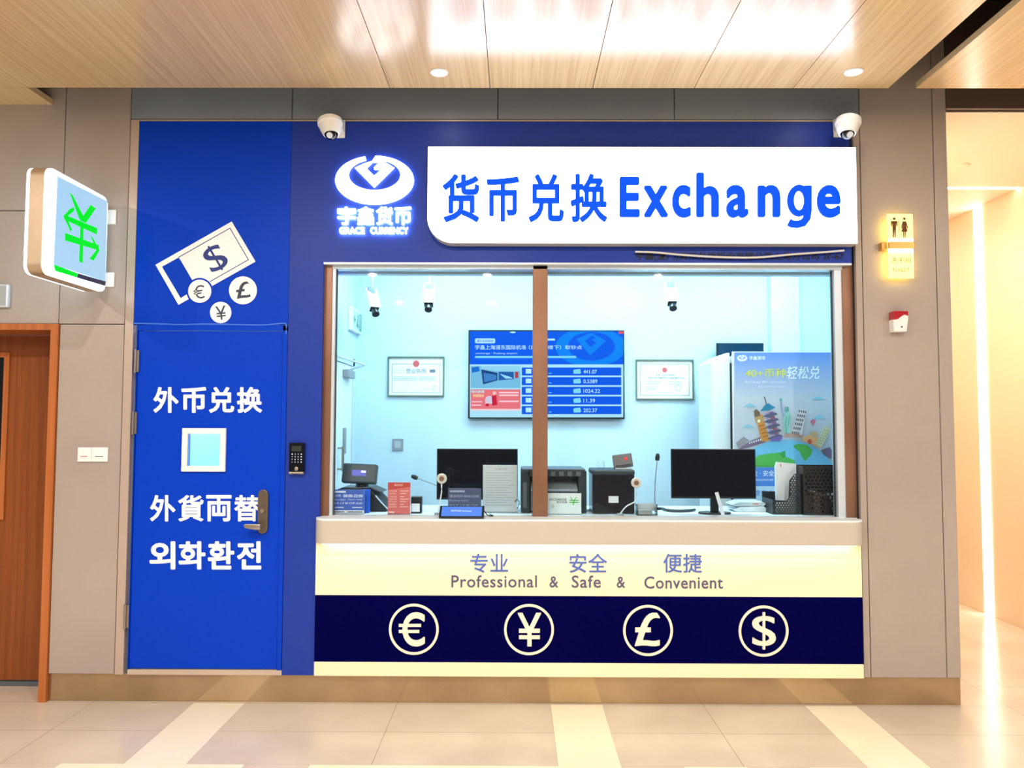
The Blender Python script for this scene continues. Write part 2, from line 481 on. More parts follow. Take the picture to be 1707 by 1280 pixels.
# ------------------------------------------------------------------ hall ceiling
def build_ceiling():
    b = MB()
    gx = 0.004
    edges = [-6.4, -3.6, at(650, 136, -0.24).x, at(817, 136, -0.24).x, at(988, 138, -0.24).x, at(1157, 138, -0.24).x, at(1322, 138, -0.24).x, at(1481, 138, -0.24).x]
    for a, c in zip(edges, edges[1:]):
        b.box(a+gx/2, c-gx/2, -9, -0.24, CEIL, CEIL+0.035)
    b.box(-6.4, -2.88, -0.236, -0.002, CEIL, CEIL+0.035)
    tag(b.build('ceiling', m_ceil, origin=(0, 0, CEIL)), 'oak veneer ceiling panels over the hall', kind='structure')
    b = MB()
    x0 = at(1526, 136, -0.24).x
    ed = [x0, x0+0.62, x0+1.24, x0+1.86, x0+2.48, x0+3.1]
    for a, c in zip(ed, ed[1:]): b.box(a+gx/2, c-gx/2, -9, -0.24, CEIL, CEIL+0.035)
    tag(b.build('ceiling_right', m_ceil, origin=(4, 0, CEIL)), 'oak veneer ceiling panels beyond the dark slot', kind='structure')
    b = MB(); b.box(-7, 7, -9, 0.02, 4.30, 4.36)
    b.box(-7, 7, -9.06, -9, CEIL-0.02, 4.30); b.box(-7.06, -7, -9, 0.02, CEIL-0.02, 4.30); b.box(7, 7.06, -9, 0.02, CEIL-0.02, 4.30)  # unseen sides added to keep world light out of the void
    b.box(-7, -6.4, -9, 0.0, CEIL+0.04, CEIL+0.06); b.box(x0+3.1, 7, -9, 0.0, CEIL+0.04, CEIL+0.06)
    tag(b.build('ceiling_slab_and_blockers', m_void), 'dark slab above the oak ceiling panels, with added sides shutting out light', kind='structure')
build_ceiling()

def downlight(x, y, label, group, power, r=0.042):
    t = thing('ceiling_downlight', label, 'downlight', (x, y, CEIL-0.004), group)
    b = MB(); b.lathe([(r, -0.0005), (r+0.006, -0.001), (r+0.009, 0.003), (r+0.009, 0.006), (r, 0.006)], (x, y, CEIL-0.006)); b.build('trim_ring', m_white, t)
    b = MB(); b.cyl((x, y, CEIL-0.0055), (x, y, CEIL-0.001), r, n=28); b.build('diffuser', m_downlight, t)
    area_light('downlight_beam', (x, y, CEIL-0.012), (0, 0, 0), 0.09, 0.09, power, (1.0, 0.965, 0.925), t, 'DISK')
p1, p2 = atz(732, 120, CEIL), atz(1423, 119, CEIL)
downlight(p1.x, p1.y, 'round white downlight in the oak ceiling above the shop logo side', 'hall ceiling downlights', 1.2)
downlight(p2.x, p2.y, 'round white downlight in the oak ceiling above the toilet sign side', 'hall ceiling downlights', 1.2)
for yy in (-2.75, -5.1, -7.4):  # rows out of view, added as the hall's main lighting
    for i, xx in enumerate((-4.2, -1.9, p1.x+0.05, p2.x, 4.2)):
        downlight(xx, yy, 'round white downlight added out of view in the hall ceiling', 'added downlights out in the hall', 45)

# ------------------------------------------------------------------ wall around the shop
TOPZ = 4.30
XL = at(80, 1125, 0).x            # outer edge beside the wooden door
XB0 = at(221, 600, 0).x           # blue field starts
XR_END = at(1590, 650, 0).x       # end of wall at the corridor
ZB = at(850, 1127, 0).z           # plinth top
ZBLUE = at(850, 202.5, 0).z       # top of the blue field
XW0, XW1 = at(536, 650, 0).x, at(1424, 650, 0).x     # window opening
ZW1 = at(850, 437.5, 0).z
ZS = 1.100                        # counter top
XC0, XC1 = at(524.5, 1050, -0.012).x, at(1438.5, 1050, -0.012).x
XDIV = at(483, 400, 0).x
XCHAN = at(206, 600, 0).x
XJ = at(1441, 600, 0).x
XJ2 = at(1565, 600, 0).x
GAP = 0.005
def panels(name, rects, label, m=m_panel, y0=0.0, th=0.03, back=True):
    b = MB()
    for (x0, x1, z0, z1) in rects:
        b.box(x0+GAP/2, x1-GAP/2, y0, y0+th, z0+GAP/2, z1-GAP/2, 0.0015, 1)
    if back:
        b.mi = 1
        for (x0, x1, z0, z1) in rects: b.box(x0-0.001, x1+0.001, y0+th-0.004, y0+th+0.02, z0-0.001, z1+0.001)
    return tag(b.build(name, [m, m_gap]), label, kind='structure')
ZDF = at(90, 540, 0).z             # top of wooden door frame
ZJ = at(25, 351, 0).z
XLJ = at(104, 350, 0).x            # joint left of pilaster
panels('wall_left', [(-6.4, XLJ, ZDF, ZJ), (-6.4, XLJ, ZJ, TOPZ), (XLJ, XCHAN, ZDF, TOPZ), (XL, XCHAN, ZB, ZDF)], 'grey beige metal wall panels beside the blue door')
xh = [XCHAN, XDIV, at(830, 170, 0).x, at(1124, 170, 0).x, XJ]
panels('wall_header', [(a, c, ZBLUE+0.012, TOPZ) for a, c in zip(xh, xh[1:])], 'metal panels above the blue fascia, cool shade put into their grey', m=mottled('header_panel_cool_shade', (130, 138, 148), (138, 146, 154), nscale=1.2, rough=0.4, spec=0.4))  # cool light and ceiling shade put into the panel colour
panels('wall_right', [(XC1+0.006, XJ, ZB, ZBLUE+0.012), (XJ, XJ2, ZB, TOPZ), (XJ2, XR_END, ZB, TOPZ)], 'grey beige metal panels between the booth and the corridor')
# light channel strip round the blue field
b = MB(); b.box(XCHAN+0.004, XB0, -0.004, 0.03, ZB, ZBLUE+0.008); b.box(XB0, XW1, -0.004, 0.03, ZBLUE, ZBLUE+0.008)
tag(b.build('trim_1', mat('channel', (196, 176, 162), 0.35, 0.3)), 'slim pale edging round the blue shopfront', kind='structure')
b = MB(); b.box(XL, XR_END, 0.016, 0.05, 0.0, ZB)
tag(b.build('baseboard_front', m_plinth), 'polished tan stone plinth along the shop wall', kind='structure')
# end return of the wall towards the corridor
b = MB(); b.box(XR_END-0.03, XR_END, 0.052, 7.0, 0, CEIL); tag(b.build('wall_corridor_shop_side', m_corr), 'cream corridor wall backing on the booth', kind='structure')

# blue shopfront
ZD1 = at(345, 541, 0).z             # underside of the panel above the door
b = MB()
b.box(XB0+0.002, XDIV-0.001, -0.001, 0.03, ZD1, ZBLUE-0.002)
tag(b.build('wall_over_door', m_doorblue), 'bright blue panel above the blue door', kind='structure')
XD1 = at(470, 1000, 0).x
b = MB()
b.box(XDIV+0.001, XW1+0.0, -0.001, 0.03, ZW1, ZBLUE-0.002)
b.box(XDIV+0.001, XC0-0.001, -0.001, 0.03, ZB, ZS); b.box(XDIV+0.001, XW0, -0.001, 0.03, ZS, ZW1)
tag(b.build('wall_fascia', m_blue), 'deep blue fascia and side panel of the booth', kind='structure')

# ------------------------------------------------------------------ blue door
def blue_door():
    x0, x1 = at(221, 830, 0).x, XDIV
    zb, zt = at(330, 1116, 0).z, ZD1
    d = root_struct('door_1', ((x0+x1)/2, 0, zb), 'bright blue steel door with white lettering')
    lx0, lx1 = at(222, 830, 0).x, at(466, 830, 0).x
    lz1 = at(345, 552, 0).z
    # frame: two jambs and a head as one steel frame
    b = MB()
    b.box(x0+0.002, lx0, -0.006, 0.05, zb, zt-0.004); b.box(lx1+0.004, x1-0.002, -0.006, 0.05, zb, zt-0.004)
    b.box(x0+0.002, x1-0.002, -0.006, 0.05, lz1+0.004, zt-0.004)
    b.build('door_frame', m_doorblue, d)
    wx0, wx1, wz0, wz1 = box_at(311, 721, 370, 780, 0)
    b = MB(); y = 0.004
    for r in ((lx0+0.003, wx0, zb+0.006, lz1), (wx1, lx1, zb+0.006, lz1), (wx0, wx1, zb+0.006, wz0), (wx0, wx1, wz1, lz1)):
        b.box(r[0], r[1], y, y+0.045, r[2], r[3])
    b.build('door_leaf', m_doorblue, d)
    # vision panel
    fx0, fx1, fz0, fz1 = box_at(304, 713.5, 377, 786, 0)
    win = MB()
    t = 0.0255*1.35
    win.box(fx0, fx1, -0.014, 0.004, fz1-t, fz1, 0.004); win.box(fx0, fx1, -0.014, 0.004, fz0, fz0+t, 0.004)
    win.box(fx0, fx0+t, -0.014, 0.004, fz0+t, fz1-t, 0.004); win.box(fx1-t, fx1, -0.014, 0.004, fz0+t, fz1-t, 0.004)
    wf = win.build('vision_panel_frame', m_white, d)
    b = MB(); b.box(wx0+0.004, wx1-0.004, 0.02, 0.026, wz0+0.004, wz1-0.004); b.build('pane', m_doorglass, wf)
    # hinges
    for (px, py0, py1) in ((226.5, 584, 620), (222.5, 687, 723), (209.5, 1008, 1046)):
        a = at(px, py1, 0); c = at(px, py0, 0)
        b = MB(); b.cyl((a.x, -0.012, a.z), (a.x, -0.012, c.z), 0.0075, n=12)
        b.cyl((a.x, -0.012, a.z-0.004), (a.x, -0.012, a.z), 0.009, n=12); b.cyl((a.x, -0.012, c.z), (a.x, -0.012, c.z+0.004), 0.009, n=12)
        b.box(a.x, a.x+0.02, -0.008, 0.004, a.z, c.z)
        b.build('hinge', m_steel, d)
    # lever handle on a long plate
    hx0, hx1, hz0, hz1 = box_at(430.5, 816, 447.5, 889, 0)
    r = (hx1-hx0)/2; cx = (hx0+hx1)/2
    pts = [(cx+r*math.cos(a), hz1-r+r*math.sin(a)) for a in [PI*i/12 for i in range(13)]] + [(cx+r*math.cos(a), hz0+r+r*math.sin(a)) for a in [PI+PI*i/12 for i in range(13)]]
    b = MB(); b.prism(pts, 'Y', -0.012, 0.004, 0.002); pl = b.build('handle_plate', m_darksteel, d)
    k = at(439, 851, 0)
    b = MB(); b.cyl((k.x, -0.024, k.z), (k.x, -0.011, k.z), 0.0125, n=20); b.cyl((k.x, -0.026, k.z), (k.x, -0.022, k.z), 0.006, n=12); b.build('key_cylinder', m_steel, pl)
    h0, h1 = at(437, 876, 0), at(412, 874.5, 0)
    b = MB(); b.cyl((h0.x, -0.06, h0.z), (h0.x, -0.010, h0.z), 0.010, n=16)
    b.prism([(h0.x+0.012, h0.z+0.016), (h0.x-0.02, h0.z+0.017), (h1.x+0.006, h1.z+0.011), (h1.x, h1.z), (h1.x+0.012, h1.z-0.012), (h0.x-0.02, h0.z-0.017), (h0.x+0.012, h0.z-0.016)], 'Y', -0.068, -0.05, 0.004)
    b.build('lever', m_steel, pl)
    # lettering
    for s, bx, bd in (('外币兑换', (256, 645, 437, 688), 0.028), ('外貨両替', (250.5, 825, 433, 869), 0.024)):
        n = len(s); wd = (bx[2]-bx[0]-3*4.5)/4
        for i, ch in enumerate(s):
            A = Art(front(0.004), FRONT, base=-0.0002)
            A.text(ch, bx[0]+i*(wd+4.5), bx[1], bx[0]+i*(wd+4.5)+wd, bx[3], m_whitevinyl, bold=bd, depth=0.003); A.build('character', d)
    for i, ch in enumerate('외화환전'):
        u = 249.5+i*48.6
        A = Art(front(0.004), FRONT, base=-0.0002)
        A.text(ch, u, 902, u+(43, 44.5, 44, 40.5)[i], 949, m_whitevinyl, bold=0.03, depth=0.003); A.build('character', d)
    # threshold
    b = MB(); b.box(x0, x1, -0.004, 0.04, ZB, zb); b.build('threshold', mat('threshold', (205, 186, 168), 0.35, 0.3), d)
blue_door()
# painted cable above the door
b = MB(); P = [at(x, y, -0.006) for x, y in ((222, 539), (260, 539.5), (300, 541), (345, 540), (400, 541), (440, 541.5), (470, 539), (477, 541), (477, 556))]
b.tube(P, 0.0045, 8, 5)
tag(b.build('surface_cable', m_bluecable), 'thin blue painted cable run across the top of the blue door', 'cable')

# wooden door at the edge
def wooden_door():
    fx1, fin = at(88.5, 850, 0).x, at(76, 850, 0).x
    d = root_struct('door_2', (fx1-0.5, 0, 0), 'brown wooden door recessed in a wooden frame')
    zi = at(40, 550, 0).z
    b = MB(); b.box(fin, fx1, -0.012, 0.30, 0, ZDF); b.box(-6.4, fin, -0.012, 0.30, zi, ZDF)
    b.build('door_frame', m_teakframe, d)
    yb = 0.27
    zb = 0.035
    gx = at(4.5, 700, yb).x
    gz0, gz1 = at(5, 857, yb).z, at(5, 596, yb).z
    b = MB(); b.box(gx, fin-0.004, yb, yb+0.045, zb, zi-0.004); b.box(-5.2, gx, yb, yb+0.045, zb, gz0); b.box(-5.2, gx, yb, yb+0.045, gz1, zi-0.004)
    b.build('door_leaf', m_teak, d)
    b = MB(); w_ = 0.035
    b.box(gx, gx+w_, yb-0.012, yb+0.002, gz0-w_, gz1+w_, 0.004); b.box(-5.2, gx, yb-0.012, yb+0.002, gz1, gz1+w_, 0.004); b.box(-5.2, gx, yb-0.012, yb+0.002, gz0-w_, gz0, 0.004)
    f = b.build('vision_panel_frame', m_teakframe, d)
    b = MB(); b.box(-5.2, gx, yb+0.012, yb+0.02, gz0, gz1); b.build('pane', m_darkglass, f)
    b = MB(); b.box(-5.2, fin, yb-0.01, yb+0.06, 0, 0.028); b.build('threshold', m_midgrey, d)
wooden_door()

# ------------------------------------------------------------------ window
def window():
    wn = root_struct('window_1', ((XW0+XW1)/2, 0.05, ZS), 'wide glazed service window of the booth')
    y0, y1 = 0.045, 0.125
    jl1 = at(551, 650, y0).x; jr0 = at(1407.5, 650, y0).x
    b = MB(); b.box(XW0, jl1, y0, y1, ZS, ZW1, 0.002, 1); b.build('jamb', m_bronze, wn)
    b = MB(); b.box(jr0, XW1+0.04, y0, y1, ZS, ZW1, 0.002, 1); b.build('jamb', m_bronze, wn)
    mx0, mx1 = at(888, 650, y0).x, at(913, 650, y0).x
    b = MB(); b.box(mx0, mx1, y0, y1+0.01, ZS, ZW1, 0.002, 1); b.build('mullion', m_bronze, wn)
    b = MB(); b.box(XW0, XW1, 0.0, 0.045, ZW1-0.012, ZW1+0.002); b.box(jl1, jr0, y0, y1, ZW1-0.03, ZW1-0.002)
    b.build('head', m_alu, wn)
    b = MB()
    b.box(jl1, jl1+0.018, y0+0.01, y1, ZS, ZW1-0.03); b.build('glazing_bead', m_alu, wn)
    b = MB(); b.box(jr0-0.045, jr0, y0+0.01, y1, ZS, ZW1-0.03); b.build('glazing_bead', m_alu, wn)
    gl = 0.088
    for a, c in ((jl1+0.018, mx0-0.001), (mx1+0.001, jr0-0.047)):
        b = MB(); b.box(a, c, gl, gl+0.008, ZS+0.001, ZW1-0.03); p = b.build('pane', m_glass, wn)
    # dark sealant lines at the outer glass edges
    b = MB(); b.box(jl1+0.018, jl1+0.024, gl-0.003, gl+0.011, ZS, ZW1-0.03); b.build('glass_seal', m_darkgrey, wn)
    b = MB(); b.box(jr0-0.053, jr0-0.046, gl-0.003, gl+0.011, ZS, ZW1-0.03); b.build('glass_seal', m_darkgrey, wn)
    # beam behind the head
    b = MB(); b.box(XW0-0.05, XW1+0.1, 0.20, 0.26, at(850, 457, 0.2).z, 3.2); b.build('inner_beam', m_booth, wn)
window()
# reveal returns between fascia and window frame
b = MB(); b.box(XW0-0.0, XW0+0.004, 0.03, 0.05, ZS, ZW1); b.build('trim_2', m_bronze)['kind'] = 'structure'

# ------------------------------------------------------------------ booth interior
YB = 1.50
BX0 = at(593, 650, YB).x; BX1 = 2.52
def simple_struct(name, x0, x1, y0, y1, z0, z1, m, label=None):
    b = MB(); b.box(x0, x1, y0, y1, z0, z1); return tag(b.build(name, m), label, kind='structure')
simple_struct('wall_back', -2.3, BX1+0.05, YB, YB+0.05, 0, 3.2, m_booth, 'pale back wall of the booth')
simple_struct('wall_booth_left', BX0-0.05, BX0, 0.13, YB, 0, 3.2, m_booth, 'pale side wall of the booth with a white door')
simple_struct('wall_booth_right', BX1, BX1+0.05, 0.06, YB, 0, 3.2, m_booth)
simple_struct('wall_passage_left', -2.35, -2.3, 0.06, YB, 0, 3.2, m_booth)
simple_struct('ceiling_booth', -2.35, BX1+0.05, 0.06, YB+0.05, 3.2, 3.25, m_booth)
simple_struct('floor_booth', -2.35, BX1+0.05, 0.06, YB+0.05, -0.02, 0.006, m_grey)
pc = box_at(1283, 500, 1326, 600, YB-0.05)
simple_struct('column_booth', pc[0], pc[1]+0.02, YB-0.09, YB, 0, 3.2, m_booth, 'shallow pier on the back wall of the booth')
def booth_light(x, y, sx, sy, power, label):
    t = thing('ceiling_light_panel', label, 'ceiling light', (x, y, 3.17), 'booth ceiling light panels')
    b = MB(); b.box(x-sx/2-.02, x+sx/2+.02, y-sy/2-.02, y+sy/2+.02, 3.165, 3.199); b.build('housing', m_white, t)
    b = MB(); b.box(x-sx/2, x+sx/2, y-sy/2, y+sy/2, 3.160, 3.166); b.build('diffuser', m_ledcool, t)
    area_light('panel_beam', (x, y, 3.15), (0, 0, 0), sx, sy, power, (0.60, 0.90, 1.0), t)
for x in (-0.55, 0.75, 1.95):
    booth_light(x, 0.62, 0.55, 0.55, 22, 'square LED panel in the booth ceiling, hidden above the window head')
booth_light(-1.8, 0.72, 0.4, 0.4, 75, 'square LED panel above the passage behind the blue door')

# inner white door on the booth's side wall
def inner_door():
    d = root_struct('door_3', (BX0, 0.9, 0), 'white door in the side wall of the booth')
    ya, yb_ = 0.42, 1.30; zt = atx(588, 612, BX0).z
    b = MB(); b.box(BX0, BX0+0.012, ya, yb_, 0.01, zt); b.build('door_leaf', m_boothwhite, d)
    b = MB(); b.box(BX0, BX0+0.02, yb_+0.004, yb_+0.06, 0.01, zt+0.06); b.box(BX0, BX0+0.02, ya, yb_+0.06, zt+0.004, zt+0.06); b.build('door_frame', m_alu, d)
    q = atx(570, 735, BX0)
    b = MB(); b.box(BX0+0.012, BX0+0.03, q.y-0.03, q.y+0.02, atx(570, 756, BX0).z, atx(570, 713, BX0).z, 0.004); b.build('lock_plate', m_grey, d)
    q = atx(560, 760, BX0)
    b = MB(); b.cyl((BX0+0.05, q.y, atx(560, 785, BX0).z), (BX0+0.05, q.y, atx(560, 744, BX0).z), 0.01, n=12)
    b.cyl((BX0+0.01, q.y, atx(560, 782, BX0).z), (BX0+0.05, q.y, atx(560, 782, BX0).z), 0.007, n=10); b.cyl((BX0+0.01, q.y, atx(560, 747, BX0).z), (BX0+0.05, q.y, atx(560, 747, BX0).z), 0.007, n=10)
    b.build('pull_handle', m_steel, d)
    # hydraulic closer
    z = atx(585, 615, BX0).z-0.05
    b = MB(); b.box(BX0+0.012, BX0+0.06, 0.98, 1.20, z-0.035, z+0.025, 0.006); b.build('closer_body', m_grey, d)
    b = MB(); b.tube([(BX0+0.04, 1.1, z+0.03), (BX0+0.17, 1.02, z+0.06), (BX0+0.03, 0.75, z+0.1)], 0.008, 8, 1); b.build('closer_arm', m_alu, d)
inner_door()
def exit_sign():
    p = atx(588, 535, BX0)
    y, z = p.y, p.z
    t = thing('exit_sign', 'small illuminated exit box mounted above the inner white door', 'sign', (BX0+0.02, y, z-0.09))
    b = MB(); b.box(BX0+0.001, BX0+0.035, y-0.17, y+0.17, z-0.09, z+0.09, 0.006); b.build('housing', m_white, t)
    A = Art(lambda u, v: Vector((BX0+0.036, y-0.15+u*0.3, z+0.075-v*0.15)), (1, 0, 0))
    A.rect(0, 0, 1, 1, mat('exit_face', (198, 226, 218), 0.4)); g = mat('exit_green', (70, 140, 120), 0.5)
    A.line([(0.12, 0.5), (0.32, 0.5)], 0.14, g); A.poly([(0.06, 0.5), (0.2, 0.2), (0.2, 0.8)], g)
    A.ell(0.55, 0.25, 0.05, 0.1, g, 14); A.line([(0.55, 0.35), (0.5, 0.6), (0.42, 0.85)], 0.09, g); A.line([(0.5, 0.6), (0.62, 0.85)], 0.09, g)
    A.line([(0.75, 0.1), (0.75, 0.9), (0.95, 0.9), (0.95, 0.1), (0.75, 0.1)], 0.05, g)
    A.build('face', t)
exit_sign()

# ------------------------------------------------------------------ hanging cameras inside
def hang_cam(px, py, Y, ang, label):
    c = at(px, py, Y)
    t = thing('ceiling_mounted_camera', label, 'camera', (c.x, Y, c.z-0.08), 'white box cameras hanging inside the booth')
    zt = c.z+0.165
    b = MB(); b.cyl((c.x, Y, zt), (c.x, Y, 3.2), 0.011, n=14); b.cyl((c.x, Y, 3.185), (c.x, Y, 3.2), 0.04, n=18); b.build('drop_pole', mat('pole_grey', (176, 194, 204), 0.4), t)
    b = MB(); b.box(c.x-0.028, c.x+0.028, Y-0.025, Y+0.025, zt-0.05, zt+0.004, 0.006); b.cyl((c.x-0.034, Y, zt-0.03), (c.x+0.034, Y, zt-0.03), 0.012, n=14); b.build('bracket', m_grey, t)
    R = Matrix.Translation((c.x, Y, zt-0.07)) @ Matrix.Rotation(ang, 4, 'Z') @ Matrix.Rotation(math.radians(52), 4, 'X')
    b = MB(R); b.box(-0.035, 0.035, -0.12, 0.07, -0.03, 0.03, 0.008); b.box(-0.042, 0.042, -0.135, 0.06, 0.028, 0.036, 0.003); b.build('housing', m_white, t)
    b = MB(R); b.box(-0.031, 0.031, -0.126, -0.118, -0.027, 0.027, 0.002); b.build('front_plate', m_blackgloss, t)
    b = MB(R); b.cyl((0, -0.118, 0), (0, -0.165, 0), 0.023, n=20); b.cyl((0, -0.16, 0), (0, -0.178, 0), 0.027, n=20); b.build('lens', m_black, t)
YC = 0.85
hang_cam(619, 517, YC, math.radians(28), 'white box camera on a ceiling pole beside the inner door exit box, lens turned aside')
hang_cam(715.5, 510, YC, 0.06, 'white box camera on a ceiling pole above the certificate with the red emblem')
hang_cam(1117, 508, YC, 0.0, 'white box camera on a ceiling pole right of the wall television')

# ------------------------------------------------------------------ certificates, television, socket
def certificate(px0, py0, px1, py1, kind, label):
    x0, x1, z0, z1 = box_at(px0, py0, px1, py1, YB-0.02)
    t = thing('framed_certificate', label, 'certificate', ((x0+x1)/2, YB-0.01, z0), None)
    f = 0.012; y0, y1 = YB-0.022, YB-0.001
    m_f = mat('certificate_frame', (116, 132, 112), 0.35, 0.3)
    b = MB(); b.box(x0, x1, y0, y1, z1-f, z1, 0.002, 1); b.box(x0, x1, y0, y1, z0, z0+f, 0.002, 1); b.box(x0, x0+f, y0, y1, z0+f, z1-f, 0.002, 1); b.box(x1-f, x1, y0, y1, z0+f, z1-f, 0.002, 1)
    b.build('frame', m_f, t)
    wd, ht = x1-x0, z1-z0
    A = Art(lambda u, v: Vector((x0+u*wd, YB-0.008, z1-v*ht)), FRONT)
    pap = mat('certificate_paper', (246, 248, 248), 0.5); ln = mat('certificate_line', (150, 160, 150), 0.6); tx = mat('certificate_text', (110, 120, 130), 0.6); rd = mat('seal_red', (214, 92, 92), 0.5)
    A.rect(0.02, 0.03, 0.98, 0.97, pap)
    if kind == 0:
        A.poly([(0.07, 0.18), (0.93, 0.18), (0.93, 0.9), (0.07, 0.9)], ln, holes=[[(0.08, 0.195), (0.92, 0.195), (0.92, 0.885), (0.08, 0.885)]])
        A.text('营业执照', 0.32, 0.30, 0.68, 0.42, tx, bold=0.01); A.ell(0.5, 0.18, 0.055, 0.085, rd, 24)
        A.rect(0.74, 0.32, 0.84, 0.40, tx)
        for v in (0.34, 0.40): A.rect(0.1, v, 0.28, v+0.008, ln)
        for v in (0.5, 0.54, 0.58): A.rect(0.1, v, 0.52, v+0.01, ln); A.rect(0.56, v, 0.86, v+0.01, ln)
        A.ell(0.82, 0.78, 0.035, 0.055, ln, 20, hole=(0.028, 0.044)); A.rect(0.64, 0.8, 0.76, 0.81, ln)
    else:
        A.poly([(0.07, 0.1), (0.93, 0.1), (0.93, 0.9), (0.07, 0.9)], mat('certificate_tan', (176, 180, 160), 0.6), holes=[[(0.09, 0.125), (0.91, 0.125), (0.91, 0.875), (0.09, 0.875)]])
        A.ell(0.5, 0.26, 0.042, 0.062, rd, 24)
        A.text('中华人民共和国', 0.34, 0.36, 0.66, 0.41, tx, bold=0.01); A.text('个人本外币兑换特许业务经营许可证', 0.15, 0.43, 0.85, 0.48, tx, bold=0.01)
        for v in (0.55, 0.60): A.rect(0.16, v, 0.42, v+0.01, ln); A.rect(0.56, v, 0.8, v+0.01, ln)
        for v in (0.69, 0.73): A.rect(0.16, v, 0.36, v+0.01, ln)
        A.ell(0.73, 0.7, 0.055, 0.075, ln, 24, hole=(0.047, 0.064)); A.rect(0.36, 0.81, 0.62, 0.82, ln)
    A.build('paper', t)
certificate(646, 594, 740.5, 661, 0, 'green framed licence certificate with a red emblem at its top edge, left of the television')
certificate(1060, 599, 1157, 666.5, 1, 'green framed permit certificate with a small red seal inside, right of the television')

LOGO_GAP0, LOGO_GAP1 = 256.0, 271.0
def logo(A, ox, oy, k, m, depth=0.0):
    "emblem drawn in a 1451x1280 drawing frame, offset and scaled into the artwork's coordinates"
    f = lambda u, v: (ox+u*k, oy+v*k)
    n = 72; outer, inner = [], []
    for i in range(n+1):
        t = math.radians(LOGO_GAP1 + (360-(LOGO_GAP1-LOGO_GAP0))*i/n)
        outer.append(f(727+557*math.cos(t), 442+347*math.sin(t)))
        s = math.radians(LOGO_GAP1+9 + (360-(LOGO_GAP1-LOGO_GAP0)-14)*i/n)
        inner.append(f(728+366*math.cos(s), 366+216*math.sin(s)))
    A.poly(outer+inner[::-1], m, depth=depth)
    dia = [(446, 268), (560, 214), (640, 186), (690, 172), (738, 104), (840, 140), (855, 172), (1008, 268), (722, 548)]
    notch = [(615, 275), (700, 190), (790, 190), (718, 262), (726, 292), (820, 298), (722, 378)]
    A.h -= A.step
    A.poly([f(*p) for p in dia], m, holes=[[f(*p) for p in notch]], depth=depth)

